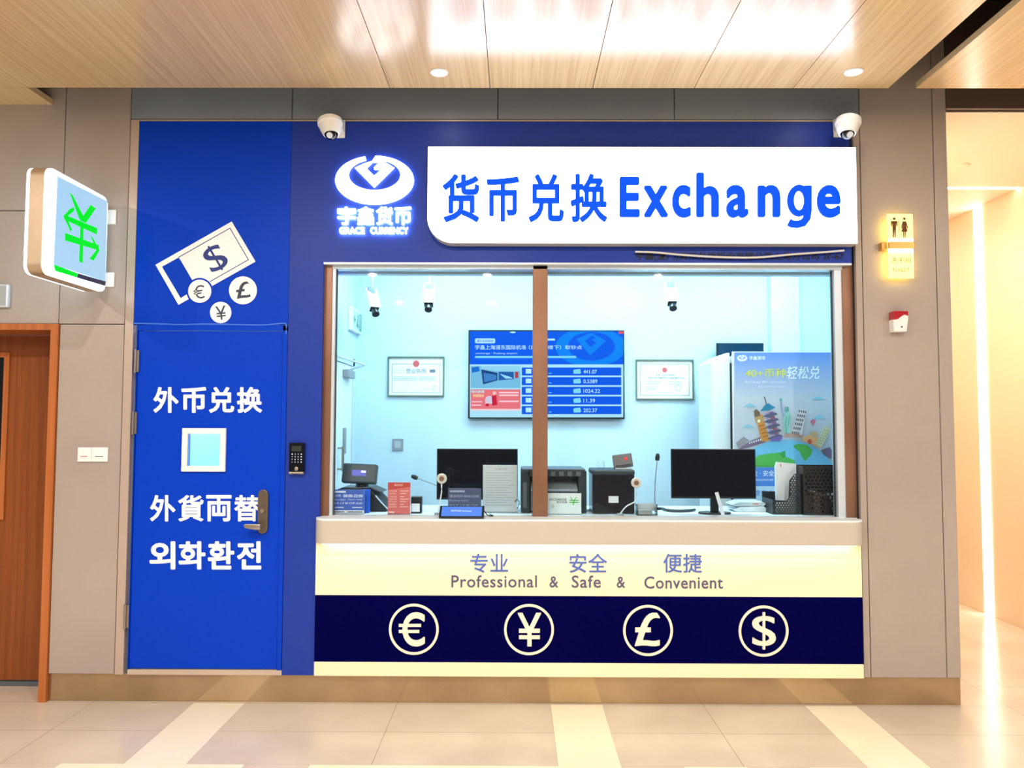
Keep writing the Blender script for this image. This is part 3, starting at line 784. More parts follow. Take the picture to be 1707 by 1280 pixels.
def television():
    Y0 = YB-0.05
    x0, x1, z0, z1 = box_at(780.5, 550, 1041, 698, Y0)
    t = thing('wall_television', 'flat wall television showing blue currency rates behind the window post', 'television', ((x0+x1)/2, Y0, z0))
    b = MB(); b.box(x0, x1, Y0, Y0+0.032, z0, z1, 0.003); b.build('cabinet', m_black, t)
    b = MB(); b.box((x0+x1)/2-0.2, (x0+x1)/2+0.2, Y0+0.03, YB, (z0+z1)/2-0.15, (z0+z1)/2+0.15); b.build('wall_mount', m_black, t)
    E = lambda n, c, s=0.9: mat('tv_'+n, tuple(int(v*0.1) for v in c), 0.5, spec=0.05, emit=s*1.12, emit_rgb=c)
    k = 5.69
    A = Art(zoomed(760, 530, k, Y0), FRONT, step=0.0002, base=0.0002)
    blue, sky, wht, bar, row = E('blue', (0, 92, 238)), E('sky', (0, 134, 246)), E('white', (190, 240, 255)), E('bar', (130, 218, 246)), E('row', (0, 88, 232))
    A.rect(132, 126, 1588, 440, blue); A.rect(132, 440, 1588, 942, E('pale', (176, 230, 250)))
    # watermark emblem
    A.poly([(min(1587, 1280+335*math.cos(a)), min(439, max(127, 275+185*math.sin(a)))) for a in [2*PI*i/60 for i in range(60)]], sky); A.ell(1285, 268, 222, 136, blue, 40)
    A.poly([(1140, 200), (1280, 140), (1425, 215), (1275, 355)], sky, holes=[[(1225, 215), (1290, 165), (1330, 190), (1290, 205), (1330, 235), (1275, 275)]])
    A.poly([(182, 200), (190, 194), (364, 194), (372, 202), (372, 232), (364, 240), (190, 240), (182, 232)], wht); A.text('浦东机场取钞', 196, 203, 358, 231, blue, bold=0.01)
    A.text('宇鑫上海浦东国际机场', 182, 256, 664, 300, wht, bold=0.012); A.text('（西翼连楼下）取钞点', 690, 258, 1195, 298, wht, bold=0.01)
    A.text('exchange · Pudong airport', 186, 326, 585, 348, wht); A.rect(182, 360, 1140, 380, bar); A.rect(868, 196, 938, 214, wht)
    A.ell(540, 136, 28, 8, wht, 16)
    # photo of the shop and an advertisement
    A.rect(140, 455, 612, 664, E('photo', (120, 190, 226))); A.poly([(150, 470), (215, 460), (228, 505), (150, 520)], E('pblue', (20, 110, 210)))
    A.poly([(240, 488), (395, 520), (395, 592), (258, 630)], E('pdark', (24, 66, 130))); A.poly([(262, 520), (385, 540), (385, 585), (270, 610)], E('pmid', (60, 130, 200)))
    A.poly([(405, 510), (548, 512), (548, 580), (405, 592)], E('pnavy', (30, 90, 170))); A.poly([(415, 528), (520, 560), (540, 575), (470, 575)], E('plite', (150, 220, 250)))
    A.poly([(240, 455), (612, 455), (612, 505), (400, 505), (240, 480)], E('pceil', (150, 214, 240))); A.rect(560, 510, 592, 570, E('pred', (190, 60, 80)))
    A.rect(140, 678, 612, 864, E('ad', (240, 116, 124))); A.rect(140, 862, 612, 878, E('adl', (255, 210, 220)))
    A.text('现钞兑换优惠', 148, 686, 270, 712, wht, bold=0.02); A.text('便捷服务', 160, 722, 268, 752, E('adw', (255, 214, 160)), bold=0.02)
    A.ell(318, 775, 40, 36, E('adg', (220, 205, 225))); A.rect(278, 770, 352, 812, E('adg', (220, 205, 225)))
    A.poly([(340, 740), (384, 730), (392, 826), (345, 832)], E('adr', (206, 26, 60))); A.ell(298, 824, 18, 14, E('adr', (206, 26, 60)), 16); A.ell(366, 712, 18, 18, E('adw2', (255, 190, 190)), 16)
    for v in (700, 726, 784): A.rect(410, v, 595, v+14, E('adl', (255, 210, 220)))
    A.rect(150, 790, 250, 800, E('adl', (255, 210, 220))); A.rect(150, 822, 240, 832, E('adl', (255, 210, 220)))
    # rate rows
    for i, s in enumerate(('441.07', '0.5389', '1024.22', '11.39', '202.37')):
        v = 470+i*91.5
        A.rect(625, v, 1566, v+76, row)
        A.rect(662, v+14, 715, v+58, wht); A.rect(880, v+52, 908, v+58, bar)
        A.poly([(1120, v+20), (1178, v+14), (1186, v+52), (1174, v+60), (1116, v+60), (1112, v+28)], bar)
        A.text(s, 1208, v+22, 1208+(128, 132, 158, 110, 130)[i], v+58, wht, bold=0.008)
    A.rect(1540, 126, 1588, 152, E('corner', (220, 90, 110)))
    A.build('screen', t)
television()
x0, x1, z0, z1 = box_at(654, 731, 672.5, 751, YB)
b = MB(); b.box(x0, x1, YB-0.012, YB, z0, z1, 0.003); b.mi = 1
b.box(x0+0.02, x1-0.02, YB-0.014, YB-0.011, z0+0.02, z1-0.02, 0.001)
tag(b.build('wall_socket_cover', [m_grey, mat('socket_grey', (176, 186, 194), 0.5)]), 'square grey socket plate low on the booth back wall', 'socket')

# ------------------------------------------------------------------ service counter
def counter():
    YF = -0.012
    t = thing('service_counter', 'long service counter with cream lettered front and navy currency band', 'counter', ((XC0+XC1)/2, 0, ZB))
    zt0, zt1 = at(980, 908.5, -0.10).z, ZS
    a, c = at(527, 880, -0.02).x, at(1436, 880, -0.02).x
    # worktop with rounded front corners running through under the glass
    r, yf = 0.085, -0.10
    pts = [(a, 0.0)] + [(a+r-r*math.cos(u), yf+r-r*math.sin(u)) for u in [PI/2*i/10 for i in range(11)]] + [(c-r+r*math.sin(u), yf+r-r*math.cos(u)) for u in [PI/2*i/10 for i in range(11)]] + [(c, 0.0)]
    b = MB(); b.prism(pts, 'Z', zt0, zt1-0.012, 0.003); b.build('apron', m_counter, t)
    b = MB(); b.prism(pts, 'Z', zt1-0.012, zt1, 0.002)
    b.box(XW0+0.001, XW1, 0.0, 0.045, zt1-0.012, zt1); b.box(XW0+0.001, XW1+0.03, 0.045, 0.66, zt1-0.03, zt1); b.build('worktop', m_boothwhite, t)
    z_nt, z_nb, z_k = at(980, 993.5, YF).z, at(980, 1105, YF).z, at(980, 1128.5, YF).z
    b = MB(); b.box(XC0, XC1, YF, 0.05, z_nt, zt0); b.build('front_panel', m_cream, t)
    b = MB(); b.box(XC0, XC1, YF, 0.05, z_nb, z_nt); nv = b.build('currency_band', m_navy, t)
    b = MB(); b.box(XC0, XC1, YF-0.004, 0.05, z_k, z_nb, 0.002, 1); b.build('kick_strip', m_cream, t)
    b = MB(); b.box(XC0+0.05, XC1-0.05, YF-0.05, YF-0.03, zt0-0.006, zt0-0.0005); b.build('led_strip', m_ledcounter, t)
    for s, x0, x1 in (('专业', 784, 847), ('安全', 949, 1012), ('便捷', 1105.5, 1170)):
        A = Art(front(YF), FRONT, base=0.0); A.text(s, x0, 922.5, x1, 954.5, m_purpleink, bold=0.012, depth=0.003, spacing=1.02); A.build('lettering', t)
    for s, x0, x1, y0, y1 in (('Professional', 752.5, 895, 958.5, 979), ('&', 916, 930.5, 960.5, 979), ('Safe', 953, 1001.5, 959, 979.5), ('&', 1028, 1042, 961, 979.5), ('Convenient', 1074, 1205, 960.5, 981)):
        A = Art(front(YF), FRONT, base=0.0); A.text(s, x0, y0, x1, y1, m_slateink, bold=0.010, depth=0.003, spacing=1.06); A.build('lettering', t)
    for ch, cx, cy, bx in (('€', 690, 1048.5, (665, 1020, 708.5, 1077)), ('¥', 881.8, 1049, (863, 1021, 902, 1077)), ('£', 1080, 1050.5, (1058, 1021, 1100, 1076.5)), ('$', 1272.5, 1051.5, (1252, 1020, 1294, 1082))):
        A = Art(front(YF), FRONT, base=-0.0002)
        A.ell(cx, cy, 41.5, 42.5, m_currency, 64, hole=(37.4, 38.3), depth=0.006)
        rg = A.build('currency_ring', t)
        A = Art(front(YF), FRONT, base=-0.0002)
        if ch == '$':
            A.text('S', 1253.5, 1026.5, 1293, 1076, m_currency, bold=0.012, depth=0.006, res=6)
            A.rect(1270.8, 1020, 1275.2, 1082, m_currency, depth=0.006)
        elif ch == '€':
            A.text('C', 671, 1020, 708.5, 1077, m_currency, bold=0.022, depth=0.006, res=6)
            A.rect(665, 1039.5, 702, 1044.5, m_currency, depth=0.006); A.h -= A.step; A.rect(665, 1049.5, 699, 1054.5, m_currency, depth=0.006)
        else: A.text(ch, *bx, m_currency, bold=0.012, depth=0.006, res=6)
        A.build('currency_symbol', rg)
counter()

# ------------------------------------------------------------------ signs on the fascia
def main_sign():
    YS = -0.085
    x0, x1 = at(712.5, 300, YS).x, at(1429, 330, YS).x
    z0, z1 = at(1000, 405.5, YS).z, at(1000, 244.3, YS).z
    t = thing('illuminated_shop_sign', 'large white lit sign box with blue exchange lettering above the window', 'sign', ((x0+x1)/2, 0, z0))
    r = 0.155
    def shape(d):
        return [(x0+d, z1-d)] + [(x0+r-(r-d)*math.cos(u), z0+r-(r-d)*math.sin(u)) for u in [PI/2*i/14 for i in range(15)]] + [(x1-d, z0+d), (x1-d, z1-d)]
    b = MB(); b.prism(shape(0), 'Y', YS+0.004, -0.0015); b.build('sign_box', m_signside, t)
    b = MB(); b.prism(shape(0.004), 'Y', YS, YS+0.0038); b.build('face', m_signwhite, t)
    for ch, bx in zip('货币兑换', ((738, 291, 799, 371), (811, 295, 865.5, 370), (881, 291, 940, 371), (951, 290.5, 1012, 371))):
        A = Art(front(YS), FRONT, base=-0.0002); A.text(ch, *bx, m_signblue, bold=0.024, depth=0.012, res=4); A.build('letter', t)
    # Latin word, glyph by glyph on its measured box
    L = (('E', 1032.5, 295.5, 1066), ('x', 1073, 310, 1113), ('c', 1120, 309, 1151), ('h', 1160, 288.5, 1198), ('a', 1210, 309, 1246.5), ('n', 1262, 309, 1300), ('g', 1312, 309, 1352), ('e', 1361, 309, 1400))
    for ch, xa, ya, xb in L:
        yb_ = 381 if ch == 'g' else 362.5 if ch in 'Exhn' else 363.5
        A = Art(front(YS), FRONT, base=-0.0002); 
        if ch == 'g':      # single-storey g
            A.ell(1331, 335, 19.5, 26.5, m_signblue, 40, hole=(8.5, 16), depth=0.012)
            A.line([(1346, 310), (1346, 352), (1344, 364), (1338, 372), (1329, 374.5), (1320, 374), (1314, 371)], 12, m_signblue, depth=0.012)
        else: A.text(ch, xa, ya, xb, yb_, m_signblue, bold=0.032, depth=0.012, res=6)
        A.build('letter', t)
main_sign()
def logo_sign():
    t = thing('backlit_logo_sign', 'glowing white oval emblem with small lettering on the blue fascia', 'sign', (at(625, 390, 0).x, 0, at(625, 392, 0).z))
    k = 8.535
    A = Art(zoomed(540, 250, k, 0), FRONT, base=0.012)
    logo(A, 0, 0, 1, m_logowhite, 0.006)
    A.build('emblem', t)
    for ch, a, c in zip('宇鑫货币', (200, 478, 748, 1008), (462, 720, 985, 1250)):
        A = Art(zoomed(540, 250, k, 0), FRONT, base=0.012)
        A.text(ch, a, 815, c, 1075, m_logowhite, bold=0.03, depth=0.006); A.build('character', t)
    for s, a, c in (('GRACE', 225, 585), ('CURRENCY', 665, 1205)):
        A = Art(zoomed(540, 250, k, 0), FRONT, base=0.012)
        A.text(s, a, 1105, c, 1205, m_logowhite, bold=0.04, depth=0.006); A.build('lettering', t)
logo_sign()
def name_line():
    t = thing('company_name_lettering', 'row of small black characters on the fascia under the lit sign', 'lettering', (at(1234, 436, 0).x, 0, at(1234, 436, 0).z))
    A = Art(front(-0.001), FRONT, base=0.0)
    A.text('宇鑫(厦门)货币兑换股份有限公司上海分公司 2F-67', 1060, 420.5, 1407, 435, m_blackink, bold=0.01, depth=0.004)
    A.build('characters', t)
name_line()
b = MB(); b.tube([at(x, y, -0.03) for x, y in ((1059, 419.5), (1090, 420.5), (1140, 425), (1200, 428.5), (1262, 429), (1320, 424), (1370, 420.5), (1407, 417.5))], 0.0062, 8, 5)
tag(b.build('sagging_cable', m_cable), 'white cable sagging across the small black characters under the lit sign', 'cable')

def banknote():
    t = thing('banknote_decal', 'white banknote and coin graphic stuck on the blue panel above the door', 'decal', (at(345, 530, 0).x, 0, at(345, 536, 0).z))
    k = 6.735; cv = zoomed(250, 360, k, -0.001)
    A = Art(cv, FRONT, base=0.0)
    A.poly([(62, 548), (918, 62), (1185, 512), (320, 998)], m_whitevinyl, holes=[[(135, 570), (318, 468), (482, 738), (430, 868), (345, 922)]])
    A.line([(318, 466), (898, 137), (1106, 491), (672, 738)], 9, m_blueink)
    A.line([(325, 470), (482, 738)], 7, m_doorblue)
    A.text('S', 622, 335, 850, 612, m_blueink, rot=-28, bold=0.008, res=6); A.line([(655, 340), (815, 605)], 24, m_blueink)
    A.build('note', t)
    for ch, cx, cy, r, bx, bd, rot in (('€', 560, 845, 130, (490, 778, 615, 928), 0.0, -4), ('£', 1045, 835, 157, (965, 742, 1122, 922), 0.012, -8), ('¥', 795, 1083, 120, (742, 1010, 855, 1165), 0.006, -6)):
        A = Art(cv, FRONT, base=0.0014)
        if ch == '€': A.ell(cx, cy, r+20, r+20, m_doorblue, 40)
        A.ell(cx, cy, r, r, m_whitevinyl, 48); A.text(ch, *bx, m_ink, bold=bd, rot=rot, res=5)
        A.build('coin', t)
banknote()

# ------------------------------------------------------------------ projecting sign
def projecting_sign():
    X1 = atx(178, 400, -2.45).x
    X1 = at(179, 410, -0.06).x
    far, near = -0.065, atx(76, 400, X1).y
    zt, zb = at(180, 331, -0.065).z, at(178, 488, -0.065).z
    th = 0.115
    t = thing('projecting_light_box_sign', 'green and white square light box sign jutting out beside the blue door', 'sign', (X1-th/2, 0, zb))
    r = 0.05
    def rr(d, r):
        y0, y1, z0, z1 = near+d, far-d, zb+d, zt-d
        P = []
        for cy, cz, a0 in ((y1-r, z1-r, 0), (y0+r, z1-r, PI/2), (y0+r, z0+r, PI), (y1-r, z0+r, 1.5*PI)):
            P += [(cy+r*math.cos(a0+PI/2*i/8), cz+r*math.sin(a0+PI/2*i/8)) for i in range(9)]
        return P
    b = MB(); b.prism(rr(0.0, r), 'X', X1-th+0.02, X1-0.02); b.build('metal_band', m_bezel, t)
    for xa, xb in ((X1-0.02, X1), (X1-th, X1-th+0.02)):
        b = MB(); b.prism(rr(0.0, r), 'X', xa, xb, 0.006); b.build('acrylic_face', m_projrim, t)
    k = 4.129
    cv = lambda u, v: atx(u/k, 250+v/k, X1)
    A = Art(cv, (1, 0, 0), step=0.0006, base=0.0)
    A.poly([(395, 180), (738, 352), (725, 905), (368, 790)], m_projface)
    A.build('blue_tint_panel', t)
    A = Art(cv, (1, 0, 0), step=0.0004, base=0.0008)
    g = m_projgreen
    A.poly([(478, 292), (500, 312), (588, 486), (545, 478)], g); A.poly([(622, 378), (658, 402), (590, 502), (548, 486)], g)
    A.poly([(436, 442), (668, 538), (664, 582), (440, 478)], g)
    A.poly([(504, 393), (508, 418), (455, 462), (492, 546), (484, 564), (434, 458), (474, 408)], g)
    A.poly([(550, 500), (572, 500), (566, 778), (541, 768)], g)
    A.poly([(444, 570), (676, 655), (680, 692), (443, 622)], g)
    A.poly([(618, 588), (632, 600), (682, 690), (640, 762), (612, 748), (658, 690)], g)
    A.build('symbol', t)
    A = Art(cv, (1, 0, 0), step=0.0004, base=0.0008)
    A.poly([(368, 788), (535, 848), (528, 878), (378, 832)], g); A.poly([(535, 848), (726, 905), (722, 936), (528, 878)], mat('proj_slate', (60, 62, 92), 0.5))
    A.build('colour_bar', t)
    for py in (360, 465):
        z = at(186, py, -0.03).z
        b = MB(); b.box(X1-0.075, X1-0.035, far-0.003, 0.0, z-0.035, z+0.035, 0.004)
        b.box(X1-0.075, X1+0.02, -0.012, 0.0, z-0.045, z+0.045, 0.003); b.build('wall_bracket', m_white, t)
projecting_sign()
# small grey box by the wooden door
x0, x1, z0, z1 = box_at(-45, 473, 13, 512, -0.03)
b = MB(); b.box(x0, x1, -0.03, 0.0, z0, z1, 0.008); b.mi = 1; b.box(x0+0.02, x1-0.012, -0.033, -0.029, z0+0.012, z1-0.012, 0.002)
tag(b.build('wall_plaque', [m_alu, mat('plaque_face', (168, 172, 172), 0.4)]), 'silver edged plaque on the wall above the wooden door', 'plaque')
def switches():
    for px0, px1, nm, lab in ((131, 153.5, 0, 'white wall plate nearer the wooden door, red printed line'), (154, 181, 1, 'wider white wall plate nearer the blue door')):
        x0, x1, z0, z1 = box_at(px0, 745.5, px1, 769.5, 0)
        t = thing('wall_switch_plate', lab, 'switch', ((x0+x1)/2, 0, z0), None)
        b = MB(); b.box(x0, x1, -0.012, 0, z0, z1, 0.003); b.build('plate', m_white, t)
        b = MB(); b.box(x0+0.012, x1-0.012, -0.015, -0.011, z0+0.02, z1-0.016, 0.002); rk = b.build('rocker', m_boothwhite, t)
        A = Art(lambda u, v: Vector((x0+u*(x1-x0), -0.0152, z1-v*(z1-z0))), FRONT)
        A.rect(0.25, 0.6, 0.75, 0.66, mat('switch_red', (196, 110, 104), 0.5) if nm == 0 else m_midgrey); A.build('print', rk)
switches()

# ------------------------------------------------------------------ dome cameras
def dome_cam(px, py, side, label):
    "py/px: centre of the dome; side: where the wall plate shows (+1 / -1)"
    Yc = -0.15
    c = at(px, py, Yc)
    zt = at(px, py-17, Yc).z
    t = thing('dome_camera', label, 'camera', (c.x, 0, c.z-0.05), 'white dome cameras on the fascia')
    b = MB()
    wx = at(px+side*14, py, 0).x; wz = at(px, py+2, 0).z
    b.box(wx-0.04, wx+0.04, -0.014, -0.001, wz-0.06, wz+0.055, 0.006); b.prism([(-0.012, wz+0.045), (-0.012, wz-0.03), (Yc+0.02, zt-0.02), (Yc-0.0, zt+0.004)], 'X', min(wx-side*0.03, c.x+side*0.03), max(wx-side*0.03, c.x+side*0.03)+0.02, 0.004)
    b.build('wall_bracket', m_white, t)
    ax = Vector((side*0.16, -0.2, -1)).normalized()
    top = Vector((c.x-ax.x*0.045, Yc-ax.y*0.03, c.z-ax.z*0.05))
    b = MB(); b.lathe([(0.0, 0), (0.066, 0.0), (0.073, 0.006), (0.074, 0.03), (0.068, 0.036), (0.063, 0.06), (0.052, 0.088), (0.046, 0.098)], top, axis=ax); b.build('housing', m_white, t)
    p = top+ax*0.085
    b = MB(); b.sphere(p, 0.043, n=24); b.build('ball', m_blackgloss, t)
    q = p+(ax*0.75+Vector((-side*0.12, -0.7, 0))).normalized()*0.032
    b = MB(); b.cyl(q, q+(ax*0.75+Vector((-side*0.12, -0.7, 0))).normalized()*0.014, 0.018, n=20); b.build('lens', m_alu, t)
dome_cam(551, 213, 1, 'white dome camera above the oval emblem')
dome_cam(1413, 212, -1, 'white dome camera above the end of the large lit sign')

# ------------------------------------------------------------------ access reader
def reader():
    x0, x1, z0, z1 = box_at(482.5, 738, 507.5, 790, -0.02)
    t = thing('access_keypad', 'black keypad reader beside the blue door', 'keypad', ((x0+x1)/2, 0, z0))
    b = MB(); b.box(x0, x1, -0.032, -0.001, z0+0.012, z1, 0.004); b.build('body', m_blackgloss, t)
    b = MB(); b.box(x0, x1, -0.033, -0.001, z0, z0+0.0125, 0.003); b.build('base_strip', m_steel, t)
    A = Art(lambda u, v: Vector((x0+u*(x1-x0), -0.0322, z1-v*(z1-z0))), FRONT)
    A.rect(0.18, 0.1, 0.82, 0.27, mat('reader_screen', (52, 56, 50), 0.2)); A.build('display', t)
    A = Art(lambda u, v: Vector((x0+u*(x1-x0), -0.0322, z1-v*(z1-z0))), FRONT, step=0.0001)
    for i, s in enumerate('123456789*0#'):
        u, v = 0.22+(i % 3)*0.2, 0.36+(i//3)*0.085
        A.text(s, u-0.035, v-0.02, u+0.035, v+0.02, mat('reader_key', (190, 205, 235), 0.4, emit=0.5))
    for i in range(4): A.rect(0.79, 0.345+i*0.085, 0.87, 0.375+i*0.085, MATS['reader_key'])
    A.build('keypad', t)
    b = MB(); b.sphere(((x0+x1)/2, -0.032, z0+(z1-z0)*0.17), 0.012, sy=0.3); b.build('fingerprint_sensor', m_steel, t)
reader()

# ------------------------------------------------------------------ toilet sign and alarm
def toilet_sign():
    Y = -0.05
    x0, x1, z0, z1 = box_at(1479, 357, 1522, 464, Y)
    t = thing('toilet_sign', 'glowing yellow toilet sign plate with a gold band on the wall', 'sign', ((x0+x1)/2, 0, z0))
    zc0, zc1 = at(1500, 415, Y).z, at(1500, 404, Y).z
    b = MB(); b.box(x0, x1, Y-0.006, Y, z0, z1, 0.002, 1); pl = b.build('acrylic_plate', m_toilet, t)
    b = MB(); b.box(x0-0.03, x1+0.004, Y+0.004, -0.001, zc0-0.004, zc1+0.004, 0.003)
    b.box(x0+0.001, x1+0.002, Y-0.02, Y-0.0065, zc0, zc1, 0.003); b.build('gold_band', m_gold, t)
    for za, zb in ((zc1+0.0, zc1+0.022), (zc0-0.026, zc0)):
        b = MB(); b.box(x0+0.004, x1-0.002, Y-0.0075, Y-0.0063, za, zb); b.build('light_bar', m_toiletcore, t)
    k = 5.565; A = Art(zoomed(1450, 340, k, Y-0.006), FRONT, step=0.0003, base=0.0003); m = m_brownink
    A.ell(226, 137, 13, 12, m, 18); A.poly([(196, 158), (255, 158), (258, 205), (249, 207), (246, 178), (243, 228), (238, 312), (230, 312), (227, 235), (222, 312), (213, 312), (209, 228), (206, 178), (203, 207), (195, 205)], m)
    A.ell(319, 137, 13, 12, m, 18); A.poly([(303, 162), (336, 162), (354, 222), (346, 226), (332, 190), (350, 258), (333, 258), (331, 312), (323, 312), (322, 258), (318, 258), (317, 312), (309, 312), (307, 258), (291, 258), (308, 190), (297, 226), (289, 222)], m)
    A.rect(268, 152, 273, 270, m)
    A.build('pictogram', pl)
    A = Art(zoomed(1450, 340, k, Y-0.006), FRONT, step=0.0003, base=0.0003); m2 = mat('toilet_ink', (92, 70, 26), 0.6)
    A.text('洗手间', 196, 495, 378, 548, m2); A.build('lettering', pl)
    A = Art(zoomed(1450, 340, k, Y-0.006), FRONT, step=0.0003, base=0.0003); A.text('TOILET', 207, 597, 368, 630, m2, spacing=1.1)
    A.build('lettering', pl)
    area_light('toilet_sign_glow', ((x0+x1)/2, -0.03, (z0+z1)/2), (-PI/2, 0, 0), 0.14, 0.34, 1.3, (1.0, 0.84, 0.42), t)
toilet_sign()
def alarm():
    Y = -0.055
    x0, x1, z0, z1 = box_at(1489, 518.5, 1514.5, 552.5, Y)
    t = thing('strobe_alarm', 'small white alarm sounder with a red lens under the toilet sign', 'alarm', ((x0+x1)/2, 0, z0))
    zm = z1-(z1-z0)*0.38; wd = x1-x0; xc = (x0+x1)/2
    b = MB(); b.prism([(x0, zm), (x0+0.004, z0), (x1-0.012, z0), (x1, zm), (x1, z1-0.02), (xc+0.015, z1-0.016), (xc-0.02, zm+0.006)], 'Y', Y, 0, 0.003); b.build('body', m_white, t)
    wave = [(x0, z1), (x1-0.002, z1), (x1-0.003, zm+0.018), (xc+0.022, zm+0.026), (xc+0.004, zm+0.016), (xc-0.02, zm-0.002), (x0, zm-0.006)]
    b = MB(); b.prism(wave, 'Y', Y-0.006, -0.001, 0.003); b.build('red_lens', m_red, t)
    b = MB(); b.cyl((xc+0.004, Y-0.004, z0+0.028), (xc+0.004, Y+0.001, z0+0.028), 0.005, n=12); b.build('indicator', m_darkgrey, t)
alarm()

# ------------------------------------------------------------------ corridor
CX1 = 4.15
simple_struct('wall_corridor_right', CX1, CX1+0.05, 0.0, 7.0, 0, CEIL, m_corr, 'cream corridor wall with a vertical light slot')
simple_struct('wall_corridor_end', XR_END, CX1, 6.95, 7.0, 0, CEIL, m_corr)
simple_struct('ceiling_corridor', XR_END, CX1+0.05, 0.032, 7.0, CEIL-0.012, CEIL+0.05, m_corrceil, 'pale corridor ceiling with a light slot')
panels('wall_over_corridor', [(XR_END, 7.0, CEIL-0.02, TOPZ)], 'dark band above the corridor opening', m=m_header)
simple_struct('wall_far_right', CX1+0.05, 7.0, 0.0, 0.05, 0, CEIL-0.02, m_panel)
def led(name, x0, x1, y0, y1, z0, z1, label, group=None):
    b = MB(); b.box(x0, x1, y0, y1, z0, z1); return tag(b.build(name, m_ledwarm), label, 'light strip', group)
yl = atz(1640, 313.5, CEIL-0.012).y
led('ceiling_light_strip', XR_END+0.02, CX1-0.001, yl-0.02, yl+0.02, CEIL-0.016, CEIL-0.0115, 'warm white light line across the corridor ceiling')
ya = atx(1628, 600, CX1).y; yb2 = atx(1647, 600, CX1).y
ztop = atx(1638, 338, CX1).z
led('wall_light_strip', CX1-0.006, CX1+0.001, min(ya, yb2)+0.02, max(ya, yb2)-0.02, 0.002, ztop, 'tall warm white light line up the corridor wall')
q = atz(1606, 275, CEIL-0.012)
b = MB(); b.lathe([(0.0, 0.0), (0.04, 0.0), (0.045, 0.004), (0.045, 0.012)], (q.x, q.y, CEIL-0.024)); tag(b.build('ceiling_speaker', m_corrceil), 'flat round cover in the corridor ceiling', 'speaker')
for yy in (1.0, 3.6):
    t = thing('corridor_downlight', 'recessed warm downlight further along the corridor ceiling', 'downlight', (3.0, yy, CEIL-0.02), 'corridor downlights')
    b = MB(); b.cyl((3.0, yy, CEIL-0.02), (3.0, yy, CEIL-0.013), 0.05, n=24); b.build('diffuser', m_ledwarm, t)
    area_light('corridor_beam', (3.0, yy, CEIL-0.03), (0, 0, 0), 0.1, 0.1, 34, (1.0, 0.93, 0.83), t, 'DISK')

# ------------------------------------------------------------------ things on the counter
ZC = ZS
def stand(px, py): return atz(px, py, ZC)
def panel_sign(name, px0, py0, px1, py1, Y, label, cat, draw, k=None, lean=0.0, backm=None):
    "upright printed card in a clear holder: card with print, foot behind"
    x0, x1, z0, z1 = box_at(px0, py0, px1, py1, Y)
    z0 = ZC
    t = thing(name, label, cat, ((x0+x1)/2, Y, ZC))
    b = MB(); b.box(x0, x1, Y, Y+0.004, z0+0.003, z1); b.build('card', backm or m_paper, t)
    b = MB(); b.box(x0, x1, Y-0.01, Y+0.05, z0, z0+0.003); b.prism([(Y+0.004, z0+0.003), (Y+0.05, z0+0.003), (Y+0.004, z0+0.06)], 'X', (x0+x1)/2-0.004, (x0+x1)/2+0.004); b.build('holder_foot', m_acrylic, t)
    A = Art(lambda u, v: Vector((x0+u*(x1-x0), Y, z1-v*(z1-z0-0.003))), FRONT, step=0.0003)
    draw(A); A.build('print', t)
    return t
def blue_card(A):
    bl = mat('card_blue', (62, 98, 190), 0.5); wl = mat('card_white', (226, 234, 248), 0.5)
    A.rect(0, 0, 1, 0.86, bl); A.rect(0.03, 0.06, 0.45, 0.13, wl)
    A.text('营业时间', 0.03, 0.2, 0.3, 0.31, wl, bold=0.01); A.text('08:00-22:00', 0.38, 0.2, 0.96, 0.32, wl, bold=0.02)
    A.text('Business hours', 0.03, 0.38, 0.45, 0.45, wl); A.text('Open daily', 0.52, 0.38, 0.95, 0.45, wl)
    A.text('¥ $ € £ ¥ ₩ CHF AUD', 0.03, 0.52, 0.95, 0.62, wl, bold=0.01); A.rect(0.05, 0.72, 0.4, 0.76, wl); A.rect(0.65, 0.72, 0.95, 0.76, wl)
    A.rect(0.04, 0.91, 0.42, 0.94, m_ink); A.rect(0.5, 0.91, 0.96, 0.94, m_ink)
panel_sign('opening_hours_card', 551, 816, 607, 858, 0.135, 'blue opening hours card at the window corner in front of the counting machine', 'sign', blue_card)
def red_card(A):
    rd = mat('card_red', (228, 112, 108), 0.5); pk = mat('card_pink', (250, 206, 196), 0.5); dk = mat('card_dkred', (206, 70, 60), 0.5)
    A.rect(0, 0, 1, 1, rd); A.poly([(0, 0), (1, 0), (1, 0.14), (0.4, 0.2), (0, 0.24)], dk)
    A.text('服务项目', 0.28, 0.05, 0.66, 0.12, pk, bold=0.01)
    for i, v in enumerate((0.25, 0.33, 0.43, 0.51, 0.59, 0.67, 0.75)):
        A.text(('外币兑换', '预约购汇', '小额兑换', '现钞兑换', '零钱兑换', '退税服务', '便民服务')[i], 0.06, v, 0.4, v+0.05, pk, bold=0.01); A.rect(0.55, v+0.01, 0.92-(i % 3)*0.1, v+0.035, pk)
    A.rect(0.06, 0.92, 0.3, 0.97, pk)
panel_sign('red_price_card', 646.5, 804, 684, 859, 0.13, 'upright red service card standing on the counter', 'sign', red_card)
def dark_card(A):
    dk = mat('card_slate', (78, 84, 112), 0.5); wl = mat('card_lav', (168, 172, 200), 0.5)
    A.rect(0, 0, 1, 1, dk); A.rect(0.05, 0.08, 0.5, 0.16, wl); A.text('营业时间 08:00-22:00', 0.05, 0.26, 0.94, 0.38, wl, bold=0.01)
    A.text('Business hours', 0.05, 0.46, 0.6, 0.54, wl); A.text('¥ $ € £ ¥ ₩ CHF', 0.05, 0.66, 0.9, 0.76, wl)
panel_sign('dark_notice_card', 747, 814, 802, 850, 0.22, 'dark slate notice card standing behind the tablet', 'sign', dark_card)
